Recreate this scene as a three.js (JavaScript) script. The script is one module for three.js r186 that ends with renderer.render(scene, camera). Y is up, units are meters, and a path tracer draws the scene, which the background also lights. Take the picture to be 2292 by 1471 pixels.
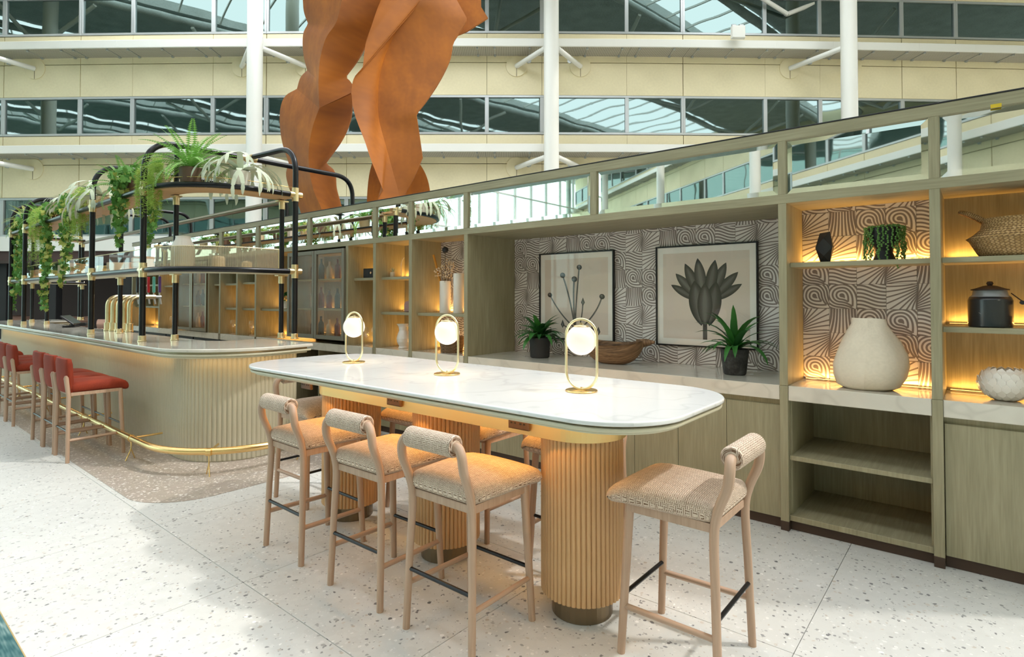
import * as THREE from 'three';
import { mergeGeometries, mergeVertices } from 'three/addons/utils/BufferGeometryUtils.js';
import { RectAreaLightUniformsLib } from 'three/addons/lights/RectAreaLightUniformsLib.js';
import { ImprovedNoise } from 'three/addons/math/ImprovedNoise.js';

// ---------- camera, sky, sun, exposure ----------
const D2R = Math.PI / 180;
const VIEW = 39.5 * D2R;                         // the facade behind stands square to this heading
const scene = new THREE.Scene();
const camera = new THREE.PerspectiveCamera(60.04, 2292 / 1471, 0.05, 200);
camera.position.set(0, 1.51, 0);
camera.rotation.order = 'YXZ';
camera.rotation.set(1.1 * D2R, VIEW, 0);
camera.setViewOffset(2292, 1471, 0, 95, 2292, 1471);
scene.background = new THREE.Color(0.91, 0.96, 1.0);
scene.backgroundIntensity = 7.5;
const renderer = new THREE.WebGLRenderer({ antialias: true });
renderer.toneMapping = THREE.LinearToneMapping;
renderer.toneMappingExposure = 0.62;
renderer.shadowMap.enabled = true;
RectAreaLightUniformsLib.init();
const sun = new THREE.DirectionalLight(new THREE.Color(1.0, 0.95, 0.88), 3.0);
sun.position.set(-2.5 + 17.5, 26.4, -2.3 - 12.0);   // from the right, over the shelving
sun.target.position.set(-2.5, 0, -2.3);
sun.castShadow = true;
sun.shadow.radius = 5;
Object.assign(sun.shadow.camera, { left: -14, right: 14, top: 14, bottom: -14, near: 1, far: 70 });
sun.shadow.mapSize.set(4096, 4096);
scene.add(sun, sun.target);

// ---------- helpers ----------
let seedState = 7;
const rnd = () => { seedState = (seedState + 0x6d2b79f5) | 0; let t = Math.imul(seedState ^ (seedState >>> 15), 1 | seedState); t = (t + Math.imul(t ^ (t >>> 7), 61 | t)) ^ t; return ((t ^ (t >>> 14)) >>> 0) / 4294967296; };
const reseed = (n) => { seedState = n; };
const rr = (a, b) => a + (b - a) * rnd();
const V = (x, y, z) => new THREE.Vector3(x, y, z);
const perlin = new ImprovedNoise();
const used = new Map();
const numbered = (n) => { const k = used.get(n) ?? 0; used.set(n, k + 1); return k ? n + '_' + String(k).padStart(3, '0') : n; };
function mesh(name, geo, mat, parent, label) {
  const m = new THREE.Mesh(geo, mat); m.name = name; m.castShadow = m.receiveShadow = true; parent.add(m);
  if (label) m.userData.label = label;
  return m;
}
function thing(name, label, category, pos = [0, 0, 0], turn = 0, group) {
  const o = new THREE.Group(); o.name = numbered(name); scene.add(o); o.position.set(...pos); o.rotation.y = turn;
  o.userData = { label, category }; if (group) o.userData.group = group;
  return o;
}
function solo(name, geo, mat, label, category, pos = [0, 0, 0], turn = 0, group) {
  const m = mesh(numbered(name), geo, mat, scene); m.position.set(...pos); m.rotation.y = turn;
  m.userData = { label, category }; if (group) m.userData.group = group;
  return m;
}
function struct(name, geo, mat, label, category = 'structure') {
  let o;
  if (geo) o = mesh(numbered(name), geo, mat, scene); else { o = new THREE.Group(); o.name = numbered(name); scene.add(o); }
  o.userData = { kind: 'structure', label, category };
  return o;
}
function copy(o, pos, turn, label, group) {
  const c = o.clone(); c.name = numbered(o.name.replace(/_\d{3}$/, '')); scene.add(c); c.position.set(...pos); c.rotation.y = turn ?? o.rotation.y;
  c.userData = { ...o.userData }; if (label) c.userData.label = label; if (group) c.userData.group = group;
  return c;
}
// uv in metres by the way each face points
function boxUV(g) {
  if (g.index) g = g.toNonIndexed();
  const p = g.attributes.position, n = g.attributes.normal, uv = new Float32Array(p.count * 2);
  for (let i = 0; i < p.count; i += 3) {
    const a = V(0, 0, 0).fromBufferAttribute(p, i), b = V(0, 0, 0).fromBufferAttribute(p, i + 1), c = V(0, 0, 0).fromBufferAttribute(p, i + 2);
    const f = b.clone().sub(a).cross(c.clone().sub(a)); const ax = Math.abs(f.x), ay = Math.abs(f.y), az = Math.abs(f.z);
    for (let k = 0; k < 3; k++) {
      const j = i + k, x = p.getX(j), y = p.getY(j), z = p.getZ(j);
      if (ay >= ax && ay >= az) { uv[2 * j] = x; uv[2 * j + 1] = z; } else if (ax >= az) { uv[2 * j] = z; uv[2 * j + 1] = y; } else { uv[2 * j] = x; uv[2 * j + 1] = y; }
    }
  }
  g.setAttribute('uv', new THREE.BufferAttribute(uv, 2));
  return g;
}
const plain = (g) => { const o = g.index ? g.toNonIndexed() : g; for (const k of Object.keys(o.attributes)) if (!['position', 'normal', 'uv'].includes(k)) o.deleteAttribute(k); return o; };
const merge = (list) => mergeGeometries(list.map(plain), false);
// box from corner to corner with a small chamfer
function box(x0, x1, y0, y1, z0, z1, c = 0.003) {
  const w = Math.abs(x1 - x0), h = Math.abs(y1 - y0), d = Math.abs(z1 - z0); c = Math.min(c, w * 0.3, h * 0.3, d * 0.3);
  let g;
  if (c <= 0) g = new THREE.BoxGeometry(w, h, d);
  else {
    const s = new THREE.Shape(); const a = w / 2 - c, b = h / 2 - c;
    s.moveTo(-a, -b); s.lineTo(a, -b); s.lineTo(a, b); s.lineTo(-a, b); s.closePath();
    g = new THREE.ExtrudeGeometry(s, { depth: d - 2 * c, bevelEnabled: true, bevelSize: c, bevelThickness: c, bevelSegments: 1, steps: 1 });
    g.translate(0, 0, -d / 2 + c);
  }
  g = boxUV(g); g.translate((x0 + x1) / 2, (y0 + y1) / 2, (z0 + z1) / 2);
  return boxUV(g);
}
const cbox = (x, y, z, w, h, d, c) => box(x - w / 2, x + w / 2, y - h / 2, y + h / 2, z - d / 2, z + d / 2, c);
// flat plate with plan outline [[x, z], ...] from y0 to y1, edges rounded by b
function slab(pts, y0, y1, b = 0.004, seg = 2, holes = []) {
  const s = new THREE.Shape(pts.map(([x, z]) => new THREE.Vector2(x, -z)));
  for (const h of holes) s.holes.push(new THREE.Path(h.map(([x, z]) => new THREE.Vector2(x, -z))));
  const g = new THREE.ExtrudeGeometry(s, { depth: Math.max(y1 - y0 - 2 * b, 1e-4), bevelEnabled: b > 0, bevelSize: b, bevelThickness: b, bevelOffset: -b, bevelSegments: seg, curveSegments: 4 });
  g.rotateX(-Math.PI / 2); g.translate(0, y0 + b, 0);
  return boxUV(g);
}
function roundRect(cx, cz, hx, hz, r, n = 10) {
  const o = [];
  for (const [sx, sz, a0] of [[1, 1, 0], [-1, 1, 90], [-1, -1, 180], [1, -1, 270]]) for (let i = 0; i <= n; i++) { const a = (a0 + 90 * i / n) * D2R; o.push([cx + sx * (hx - r) + r * Math.cos(a), cz + sz * (hz - r) + r * Math.sin(a)]); }
  return o;
}
// corner-rounded polyline in space
function bend(pts, r, n = 6, closed = false) {
  const P = pts.map((p) => (p.isVector3 ? p : V(...p))), o = [], L = P.length;
  for (let i = 0; i < L; i++) {
    if (!closed && (i === 0 || i === L - 1)) { o.push(P[i]); continue; }
    const a = P[(i + L - 1) % L], b = P[i], c = P[(i + 1) % L];
    const rad = Math.min(r, a.distanceTo(b) * 0.49, b.distanceTo(c) * 0.49);
    const s = b.clone().add(a.clone().sub(b).setLength(rad)), e = b.clone().add(c.clone().sub(b).setLength(rad));
    for (let k = 0; k <= n; k++) { const t = k / n; o.push(s.clone().multiplyScalar((1 - t) ** 2).addScaledVector(b, 2 * t * (1 - t)).addScaledVector(e, t * t)); }
  }
  return o;
}
// round bar along points; rad a number or f(t)
function tube(pts, rad, seg = 10, closed = false, flat = 1) {
  const P = pts.map((p) => (p.isVector3 ? p : V(...p))), n = P.length, R = typeof rad === 'function' ? rad : () => rad;
  const pos = [], nor = [], uv = [], idx = []; let N = null, len = 0; const rings = closed ? n + 1 : n;
  for (let i = 0; i < rings; i++) {
    const j = i % n, a = closed ? P[(j + n - 1) % n] : P[Math.max(j - 1, 0)], b = closed ? P[(j + 1) % n] : P[Math.min(j + 1, n - 1)];
    const T = b.clone().sub(a).normalize();
    if (!N) { N = Math.abs(T.y) < 0.9 ? V(0, 1, 0) : V(1, 0, 0); }
    N = N.clone().addScaledVector(T, -N.dot(T)).normalize(); const B = T.clone().cross(N);
    if (i) len += P[j].distanceTo(P[(i - 1) % n]);
    const r = R(i / (rings - 1));
    for (let k = 0; k <= seg; k++) {
      const t = k / seg * Math.PI * 2, d = N.clone().multiplyScalar(Math.cos(t)).addScaledVector(B, Math.sin(t) * flat);
      pos.push(P[j].x + d.x * r, P[j].y + d.y * r, P[j].z + d.z * r); nor.push(d.x, d.y, d.z); uv.push(k / seg * Math.PI * 2 * r, len);
    }
  }
  for (let i = 0; i < rings - 1; i++) for (let k = 0; k < seg; k++) { const a = i * (seg + 1) + k, b = a + seg + 1; idx.push(a, a + 1, b, b, a + 1, b + 1); }
  if (!closed) for (const [i, s] of [[0, -1], [n - 1, 1]]) {
    const T = P[Math.min(i + 1, n - 1)].clone().sub(P[Math.max(i - 1, 0)]).normalize().multiplyScalar(s), c = pos.length / 3;
    pos.push(P[i].x, P[i].y, P[i].z); nor.push(T.x, T.y, T.z); uv.push(0, 0);
    for (let k = 0; k <= seg; k++) { const q = i * (seg + 1) + k; pos.push(pos[3 * q], pos[3 * q + 1], pos[3 * q + 2]); nor.push(T.x, T.y, T.z); uv.push(uv[2 * q], 0.01); }
    for (let k = 0; k < seg; k++) s > 0 ? idx.push(c, c + 1 + k, c + 2 + k) : idx.push(c, c + 2 + k, c + 1 + k);
  }
  const g = new THREE.BufferGeometry();
  g.setAttribute('position', new THREE.Float32BufferAttribute(pos, 3)); g.setAttribute('normal', new THREE.Float32BufferAttribute(nor, 3)); g.setAttribute('uv', new THREE.Float32BufferAttribute(uv, 2)); g.setIndex(idx);
  return plain(g);
}
const rod = (a, b, r, seg = 10) => tube([a, b], r, seg);
function lathe(prof, seg = 28) {
  const g = new THREE.LatheGeometry(prof.map(([r, y]) => new THREE.Vector2(r, y)), seg);
  const p = g.attributes.position, uv = g.attributes.uv;
  for (let i = 0; i < p.count; i++) uv.setXY(i, uv.getX(i) * 0.6, p.getY(i) + Math.hypot(p.getX(i), p.getZ(i)) * 0.3);
  return plain(g);
}
const disc = (r, y0, y1, seg = 28, x = 0, z = 0, b = 0.002) => { const g = lathe([[0, y0], [r - b, y0], [r, y0 + b], [r, y1 - b], [r - b, y1], [0, y1]], seg); g.computeVertexNormals(); g.translate(x, 0, z); return g; };
// padded block: rounded all over, crowned on top
function cushion(w, h, d, r, crown, fn) {
  const g = new THREE.BoxGeometry(w, h, d, 18, 6, 18), p = g.attributes.position, q = V(0, 0, 0);
  for (let i = 0; i < p.count; i++) {
    q.fromBufferAttribute(p, i); const c = V(THREE.MathUtils.clamp(q.x, -w / 2 + r, w / 2 - r), THREE.MathUtils.clamp(q.y, -h / 2 + r, h / 2 - r), THREE.MathUtils.clamp(q.z, -d / 2 + r, d / 2 - r));
    const o = q.clone().sub(c); if (o.length() > 1e-6) o.setLength(Math.min(r, o.length() * 1.2)); c.add(o);
    if (c.y > -h * 0.2) c.y += crown * (1 - (2 * c.x / w) ** 2) * (1 - (2 * c.z / d) ** 2) * (c.y / h + 0.2);
    if (fn) fn(c);
    p.setXYZ(i, c.x, c.y, c.z);
  }
  g.deleteAttribute('uv'); g.deleteAttribute('normal');
  const m = mergeVertices(g, 1e-5); m.computeVertexNormals();
  const P = m.attributes.position, N = m.attributes.normal, uv = new Float32Array(P.count * 2);
  for (let i = 0; i < P.count; i++) { const dr = h / 2 + crown - P.getY(i); uv[2 * i] = P.getX(i) + N.getX(i) * dr; uv[2 * i + 1] = P.getZ(i) + N.getZ(i) * dr; }
  m.setAttribute('uv', new THREE.BufferAttribute(uv, 2));
  return plain(m);
}
const at = (g, x, y, z, ry = 0, rx = 0, rz = 0) => { const c = g.clone(); c.applyMatrix4(new THREE.Matrix4().compose(V(x, y, z), new THREE.Quaternion().setFromEuler(new THREE.Euler(rx, ry, rz, 'YXZ')), V(1, 1, 1))); return c; };
function areaLight(parent, w, h, color, intensity, pos, aim) {
  const l = new THREE.RectAreaLight(color, intensity, w, h); l.name = 'led_light'; parent.add(l); l.position.set(...pos); parent.updateMatrixWorld(true); l.lookAt(parent.localToWorld(V(pos[0] + aim[0], pos[1] + aim[1], pos[2] + aim[2]))); return l;
}

// ---------- textures ----------
function canvas(w, h, draw) { const c = document.createElement('canvas'); c.width = w; c.height = h; draw(c.getContext('2d'), w, h); return c; }
function tex(c, sx, sy, srgb = true) { const t = new THREE.CanvasTexture(c); t.wrapS = t.wrapT = THREE.RepeatWrapping; t.magFilter = THREE.LinearFilter; if (srgb) t.colorSpace = THREE.SRGBColorSpace; t.repeat.set(1 / sx, 1 / sy); return t; }
const col = (r, g, b, a = 1) => `rgba(${r | 0},${g | 0},${b | 0},${a})`;
// speckle over a canvas that wraps round its edges
function wrapped(ctx, w, h, x, y, s, f) { for (const dx of [0, -w, w]) for (const dy of [0, -h, h]) if (x + dx > -s && x + dx < w + s && y + dy > -s && y + dy < h + s) { ctx.save(); ctx.translate(x + dx, y + dy); f(ctx); ctx.restore(); } }
function noiseFill(w, h, f) { return canvas(w, h, (ctx) => { const im = ctx.createImageData(w, h); for (let y = 0; y < h; y++) for (let x = 0; x < w; x++) { const c = f(x, y), i = (y * w + x) * 4; im.data[i] = c[0]; im.data[i + 1] = c[1]; im.data[i + 2] = c[2]; im.data[i + 3] = 255; } ctx.putImageData(im, 0, 0); }); }
// noise that tiles over w x h
function tnoise(x, y, w, h, fx, fy, s) { const u = x / w, v = y / h, n = (a, b) => perlin.noise(a * fx + s, b * fy + s * 1.7, s * 3.1); return n(u, v) * (1 - u) * (1 - v) + n(u - 1, v) * u * (1 - v) + n(u, v - 1) * (1 - u) * v + n(u - 1, v - 1) * u * v; }
function terrazzo(size, base, chips, n, smin, smax) {
  return canvas(size, size, (ctx, w, h) => {
    ctx.fillStyle = col(...base); ctx.fillRect(0, 0, w, h);
    for (let i = 0; i < 2600; i++) { const v = rr(-7, 7); ctx.fillStyle = col(base[0] + v, base[1] + v, base[2] + v, 0.5); const s = rr(6, 40); wrapped(ctx, w, h, rnd() * w, rnd() * h, s, (c) => { c.beginPath(); c.arc(0, 0, s, 0, 7); c.fill(); }); }
    for (let i = 0; i < n; i++) {
      const c = chips[Math.min(chips.length - 1, (rnd() ** 1.3 * chips.length) | 0)], s = smin + (smax - smin) * rnd() ** 2.6, k = 5 + (rnd() * 3 | 0), a0 = rnd() * 6.28, st = rr(0.45, 1);
      const v = rr(-14, 14); ctx.fillStyle = col(c[0] + v, c[1] + v, c[2] + v, rr(0.65, 1)); const pt = []; for (let j = 0; j < k; j++) { const a = j / k * 6.28, q = s * rr(0.6, 1.15); pt.push([Math.cos(a) * q, Math.sin(a) * q * st]); }
      wrapped(ctx, w, h, rnd() * w, rnd() * h, s * 1.3, (x) => { x.rotate(a0); x.beginPath(); pt.forEach((p, j) => (j ? x.lineTo(...p) : x.moveTo(...p))); x.closePath(); x.fill(); });
    }
  });
}
function grain(w, h, a, b, { fx = 40, fy = 3, streak = 0.5, ring = 0, s = 1 } = {}) {
  return noiseFill(w, h, (x, y) => {
    let t = tnoise(x, y, w, h, fx, fy, s) * streak + tnoise(x, y, w, h, fx * 3.3, fy * 2.5, s + 9) * streak * 0.6 + tnoise(x, y, w, h, fx * 0.15, fy * 0.7, s + 4) * 0.35;
    if (ring) t += Math.sin((x / w * 14 + tnoise(x, y, w, h, 3, 1.2, s + 2) * 5) * 2 * Math.PI / 2) * ring;
    t = THREE.MathUtils.clamp(0.5 + t, 0, 1); return [a[0] + (b[0] - a[0]) * t, a[1] + (b[1] - a[1]) * t, a[2] + (b[2] - a[2]) * t];
  });
}
// ---------- materials ----------
const std = (o) => new THREE.MeshStandardMaterial(o), phy = (o) => new THREE.MeshPhysicalMaterial(o);
const M = {};
{
  reseed(11);
  const tz = terrazzo(2048, [205, 205, 201], [[226, 225, 222], [220, 219, 215], [190, 181, 170], [168, 167, 165], [142, 142, 141], [104, 104, 106]], 7200, 2.5, 12);
  M.terrazzo = std({ map: tex(tz, 2.2, 2.2), roughness: 0.42 });
  M.terrazzoFar = std({ map: tex(tz, 2.2, 2.2), roughness: 0.5 });
  const tb = terrazzo(1024, [164, 153, 142], [[222, 217, 210], [212, 202, 191], [194, 182, 170], [140, 130, 121], [230, 227, 222]], 4200, 3, 11);
  M.terrazzoTan = std({ map: tex(tb, 1.5, 1.5), roughness: 0.4 });
  const oak = grain(512, 1024, [132, 126, 99], [169, 162, 133], { fx: 60, fy: 5, streak: 0.5, s: 2 });
  M.unit = std({ map: tex(oak, 0.6, 1.2), roughness: 0.55, bumpMap: tex(oak, 0.6, 1.2, false), bumpScale: 0.0006 });
  { const m1 = tex(oak, 1.2, 0.6), m2 = tex(oak, 1.2, 0.6, false); for (const m of [m1, m2]) { m.rotation = Math.PI / 2; m.repeat.set(1 / 0.6, 1 / 1.2); } M.unitH = std({ map: m1, roughness: 0.55, bumpMap: m2, bumpScale: 0.0006 }); }
  const pale = grain(512, 1024, [168, 161, 138], [198, 191, 167], { fx: 60, fy: 5, streak: 0.4, s: 5 });
  M.flute = std({ map: tex(pale, 0.5, 1.1), roughness: 0.5 });
  const wood = grain(512, 1024, [170, 140, 117], [200, 170, 147], { fx: 34, fy: 3, streak: 0.45, s: 8 });
  M.stool = std({ map: tex(wood, 0.35, 0.8), roughness: 0.5 });
  const ash = grain(512, 1024, [192, 150, 104], [220, 181, 134], { fx: 40, fy: 3, streak: 0.5, s: 12 });
  M.slat = std({ map: tex(ash, 0.3, 0.9), roughness: 0.5 });
  const white = noiseFill(1024, 1024, (x, y) => { const a = tnoise(x, y, 1024, 1024, 3, 3, 3), v = Math.abs(tnoise(x, y, 1024, 1024, 4, 4, 6) + 0.35 * tnoise(x, y, 1024, 1024, 14, 14, 2)); const k = 230 + a * 5 - Math.max(0, 0.05 - v) * 220; return [k, k, k - 1]; });
  M.quartz = phy({ map: tex(white, 1.6, 1.6), roughness: 0.16, clearcoat: 0.3, clearcoatRoughness: 0.05 });
  const stone = noiseFill(1024, 1024, (x, y) => { const a = tnoise(x, y, 1024, 1024, 5, 5, 13) + 0.5 * tnoise(x, y, 1024, 1024, 17, 17, 3), v = Math.abs(tnoise(x, y, 1024, 1024, 3, 3, 8) + 0.3 * tnoise(x, y, 1024, 1024, 11, 11, 4)); const k = a * 12 - Math.max(0, 0.04 - v) * 260; return [216 + k, 210 + k, 197 + k]; });
  M.stone = phy({ map: tex(stone, 1.3, 1.3), roughness: 0.1, clearcoat: 0.3, clearcoatRoughness: 0.05 });
  M.moulding = std({ color: '#cfc9b0', roughness: 0.42 });
  M.gap = std({ color: new THREE.Color(0.5, 0.4, 0.26), roughness: 0.35, metalness: 1 });
  M.brass = std({ color: new THREE.Color(0.86, 0.62, 0.27), metalness: 1, roughness: 0.26 });
  M.apron = std({ color: new THREE.Color(0.9, 0.68, 0.32), metalness: 1, roughness: 0.45 });
  M.brassDull = std({ color: new THREE.Color(0.8, 0.6, 0.3), metalness: 1, roughness: 0.38 });
  M.champagne = std({ color: new THREE.Color(0.86, 0.72, 0.45), metalness: 1, roughness: 0.3 });
  M.bronze = std({ color: new THREE.Color(0.22, 0.17, 0.11), metalness: 0.9, roughness: 0.32 });
  M.plinth = std({ color: '#4a3a30', roughness: 0.5, metalness: 0.3 });
  M.socket = std({ color: '#5a4536', roughness: 0.4, metalness: 0.4 });
  M.black = std({ color: '#14151a', roughness: 0.28, metalness: 0.2 });
  M.blackMatt = std({ color: '#1c1c1e', roughness: 0.6 });
  M.dark = std({ color: '#15110f', roughness: 0.8 });
  M.charcoal = std({ color: '#2a2b2d', roughness: 0.65 });
  M.mirror = std({ color: new THREE.Color(0.86, 0.87, 0.84), metalness: 1, roughness: 0.015 });
  // woven upholstery
  const weave = canvas(512, 512, (ctx) => {
    ctx.fillStyle = '#7d604b'; ctx.fillRect(0, 0, 512, 512); const s = 64;
    for (let i = 0; i < 8; i++) for (let j = 0; j < 8; j++) {
      const k = ((i + j) % 2 + 2) % 2;
      for (let q = 0; q < 2; q++) { const v = rr(-12, 12); ctx.fillStyle = col(222 + v, 203 + v, 184 + v); const a = 7 + q * 30; if (k) ctx.fillRect(i * s - 5, j * s + a, s + 10, 19); else ctx.fillRect(i * s + a, j * s - 5, 19, s + 10); }
    }
    for (let i = 0; i < 5000; i++) { const v = rr(60, 255); ctx.fillStyle = col(v, v * 0.9, v * 0.8, 0.12); ctx.fillRect(rnd() * 512, rnd() * 512, 3, 3); }
  });
  M.weave = std({ map: tex(weave, 0.125, 0.125), bumpMap: tex(weave, 0.125, 0.125, false), bumpScale: 0.0016, roughness: 0.95 });
  const vel = noiseFill(256, 256, (x, y) => { const a = tnoise(x, y, 256, 256, 5, 5, 3) * 26 + tnoise(x, y, 256, 256, 60, 60, 9) * 16; return [134 + a, 44 + a * 0.5, 16 + a * 0.3]; });
  M.velvet = phy({ map: tex(vel, 0.5, 0.5), roughness: 0.85, sheen: 0.08, sheenColor: new THREE.Color(0.7, 0.25, 0.08), sheenRoughness: 0.4 });
  // facade
  const clad = noiseFill(512, 512, (x, y) => { const a = tnoise(x, y, 512, 512, 4, 4, 6) * 9 + tnoise(x, y, 512, 512, 40, 40, 1) * 5; return [238 + a, 226 + a, 188 + a]; });
  M.cladding = std({ map: tex(clad, 3, 3), roughness: 0.6 });
  M.backing = std({ color: '#6a5d42', roughness: 0.9 });
  M.white = std({ color: '#ecebe4', roughness: 0.4 });
  M.alu = std({ color: '#b9bdbd', roughness: 0.35, metalness: 0.5 });
  const wav = noiseFill(256, 256, (x, y) => { const v = 128 + tnoise(x, y, 256, 256, 3, 2, 5) * 200; return [v, v, v]; });
  M.tinted = std({ color: new THREE.Color(0.15, 0.2, 0.19), metalness: 1, roughness: 0.02, bumpMap: tex(wav, 2.6, 2.2, false), bumpScale: 0.004 });
  const grat = canvas(128, 128, (ctx) => { ctx.fillStyle = '#c9c4b6'; ctx.fillRect(0, 0, 128, 128); ctx.fillStyle = '#7f7a6e'; for (let i = 0; i < 4; i++) for (let j = 0; j < 4; j++) ctx.fillRect(i * 32 + 6, j * 32 + 6, 22, 22); });
  M.grating = std({ map: tex(grat, 0.24, 0.24), roughness: 0.5 });
  const roofT = noiseFill(512, 512, (x, y) => { const a = tnoise(x, y, 512, 512, 9, 9, 6) * 22 + tnoise(x, y, 512, 512, 70, 70, 1) * 24; return [192 + a, 197 + a, 194 + a]; });
  M.roof = std({ map: tex(roofT, 4, 4), roughness: 0.8 });
  const rust = noiseFill(1024, 1024, (x, y) => {
    const a = tnoise(x, y, 1024, 1024, 4, 4, 6), b = tnoise(x, y, 1024, 1024, 15, 9, 2), c = tnoise(x, y, 1024, 1024, 60, 40, 3), d = tnoise(x, y, 1024, 1024, 30, 3, 7), t = THREE.MathUtils.clamp(0.5 + a * 0.6 + b * 0.3 + c * 0.16 + d * 0.16, 0, 1);
    return [132 + 76 * t, 70 + 52 * t, 8 + 20 * t];
  });
  M.corten = std({ map: tex(rust, 2.6, 2.6), roughness: 0.6, side: THREE.DoubleSide });
  // carpet
  const cp = noiseFill(512, 512, (x, y) => { const a = tnoise(x, y, 512, 512, 5, 8, 6) + 0.6 * tnoise(x, y, 512, 512, 20, 30, 3), b = tnoise(x, y, 512, 512, 14, 150, 2); const k = THREE.MathUtils.clamp(0.45 + a * 1.3 + b * 0.8, 0, 1); return [40 + 110 * k, 84 + 84 * k, 88 + 74 * k]; });
  M.carpet = std({ map: tex(cp, 1.2, 1.2), roughness: 1 });
  // glass
  M.pane = phy({ color: '#ffffff', transmission: 1, thickness: 0, roughness: 0.02, ior: 1.5 });
  M.screen = phy({ color: '#d2c8ae', transmission: 0.72, thickness: 0, roughness: 0.2, ior: 1.5 });
  M.reeded = phy({ color: '#f6eddb', transmission: 0.92, thickness: 0, roughness: 0.14, ior: 1.5 });
  M.glazing = phy({ color: '#d3e2de', transmission: 1, thickness: 0, roughness: 0.02 });
  M.crystal = phy({ color: '#ffffff', transmission: 1, thickness: 0, roughness: 0.01, ior: 1.45 });
  M.amberGlass = phy({ color: '#b05a1c', transmission: 0.8, thickness: 0, roughness: 0.08 });
  // plants and pots
  M.leaf = phy({ color: '#3a7a33', roughness: 0.45, transmission: 0.15, thickness: 0, side: THREE.DoubleSide });
  M.leafDark = std({ color: '#275a2a', roughness: 0.4, side: THREE.DoubleSide });
  M.fern = phy({ color: '#86bb55', roughness: 0.8, transmission: 0.3, thickness: 0, side: THREE.DoubleSide });
  M.wisp = phy({ color: '#9dbb4c', roughness: 0.85, transmission: 0.3, thickness: 0, side: THREE.DoubleSide });
  M.ivy = phy({ color: '#5f9440', roughness: 0.7, transmission: 0.2, thickness: 0, side: THREE.DoubleSide });
  M.ivyPale = phy({ color: '#b9c062', roughness: 0.7, transmission: 0.25, thickness: 0, side: THREE.DoubleSide });
  M.stag = phy({ color: '#c4cdb6', roughness: 0.8, transmission: 0.15, thickness: 0, side: THREE.DoubleSide });
  M.stem = std({ color: '#6a5436', roughness: 0.8 });
  M.potBrown = std({ color: '#6e5446', roughness: 0.55 });
  M.potCream = std({ color: '#d8c4a8', roughness: 0.6 });
  const conc = noiseFill(256, 256, (x, y) => { const a = tnoise(x, y, 256, 256, 6, 6, 4) * 40 + tnoise(x, y, 256, 256, 20, 20, 6) * 24; const k = 52 + Math.max(-14, a); return [k, k, k]; });
  M.potSlate = std({ map: tex(conc, 0.3, 0.3), roughness: 0.7 });
  M.soil = std({ color: '#2b2018', roughness: 1 });
  const plas = noiseFill(512, 512, (x, y) => { const a = tnoise(x, y, 512, 512, 6, 6, 4) * 10 + tnoise(x, y, 512, 512, 40, 40, 2) * 8; return [224 + a, 212 + a, 192 + a]; });
  M.plaster = std({ map: tex(plas, 0.6, 0.6), roughness: 0.85, bumpMap: tex(plas, 0.25, 0.25, false), bumpScale: 0.006 });
  M.ceramic = phy({ color: '#e9e2d8', roughness: 0.3, clearcoat: 0.5 });
  const bw = grain(512, 512, [86, 62, 40], [164, 128, 92], { fx: 4, fy: 36, streak: 0.7, s: 3 });
  M.bowl = std({ map: tex(bw, 0.4, 0.4), roughness: 0.75, bumpMap: tex(bw, 0.4, 0.4, false), bumpScale: 0.002 });
  const bark = noiseFill(256, 256, (x, y) => { const a = tnoise(x, y, 256, 256, 12, 22, 4), k = THREE.MathUtils.clamp(0.45 + a * 1.6, 0, 1); return [70 + 120 * k, 54 + 100 * k, 36 + 80 * k]; });
  M.bark = std({ map: tex(bark, 0.2, 0.2), roughness: 1, bumpMap: tex(bark, 0.2, 0.2, false), bumpScale: 0.008 });
  const sea = canvas(256, 256, (ctx) => { ctx.fillStyle = '#7c5f3c'; ctx.fillRect(0, 0, 256, 256); for (let j = 0; j < 16; j++) for (let i = 0; i < 16; i++) { const v = rr(-22, 22); ctx.strokeStyle = col(190 + v, 154 + v, 104 + v); ctx.lineWidth = 8; ctx.beginPath(); const o = j % 2 ? 1 : -1; ctx.moveTo(i * 16 + 2, j * 16 + 8 - o * 4); ctx.lineTo(i * 16 + 15, j * 16 + 8 + o * 4); ctx.stroke(); } });
  M.seagrass = std({ map: tex(sea, 0.14, 0.14), roughness: 0.95, bumpMap: tex(sea, 0.14, 0.14, false), bumpScale: 0.004 });
  const en = canvas(256, 256, (ctx) => { ctx.fillStyle = '#23262b'; ctx.fillRect(0, 0, 256, 256); for (let i = 0; i < 26; i++) { const v = rr(120, 200); ctx.fillStyle = col(v, v * 0.95, v * 0.88, rr(0.3, 0.9)); ctx.beginPath(); ctx.ellipse(rnd() * 256, rnd() * 256, rr(1, 6), rr(1, 5), rnd() * 3, 0, 7); ctx.fill(); } });
  M.enamel = phy({ map: tex(en, 0.6, 0.35), roughness: 0.3, clearcoat: 0.4 });
  M.enamelGrey = phy({ color: '#7d7f80', roughness: 0.3, clearcoat: 0.4 });
  M.rustLid = std({ color: '#3c2c22', roughness: 0.7, metalness: 0.3 });
  M.bead = std({ color: '#557f38', roughness: 0.5 });
  M.carcass = std({ color: '#453a33', roughness: 0.7 });
  M.chair = std({ color: '#b08a78', roughness: 0.9 });
  M.fascia = std({ color: '#4a3430', roughness: 0.6 });
  M.copper = std({ color: new THREE.Color(0.8, 0.45, 0.25), metalness: 0.9, roughness: 0.35 });
  M.cabinetFrame = std({ color: '#7f786a', roughness: 0.45, metalness: 0.3 });
  // print on the wall tiles: six motifs of curved stripes
  const ink = '#867c78', paper = '#e4e0de';
  const T = 256; M.tiles = [];
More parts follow.
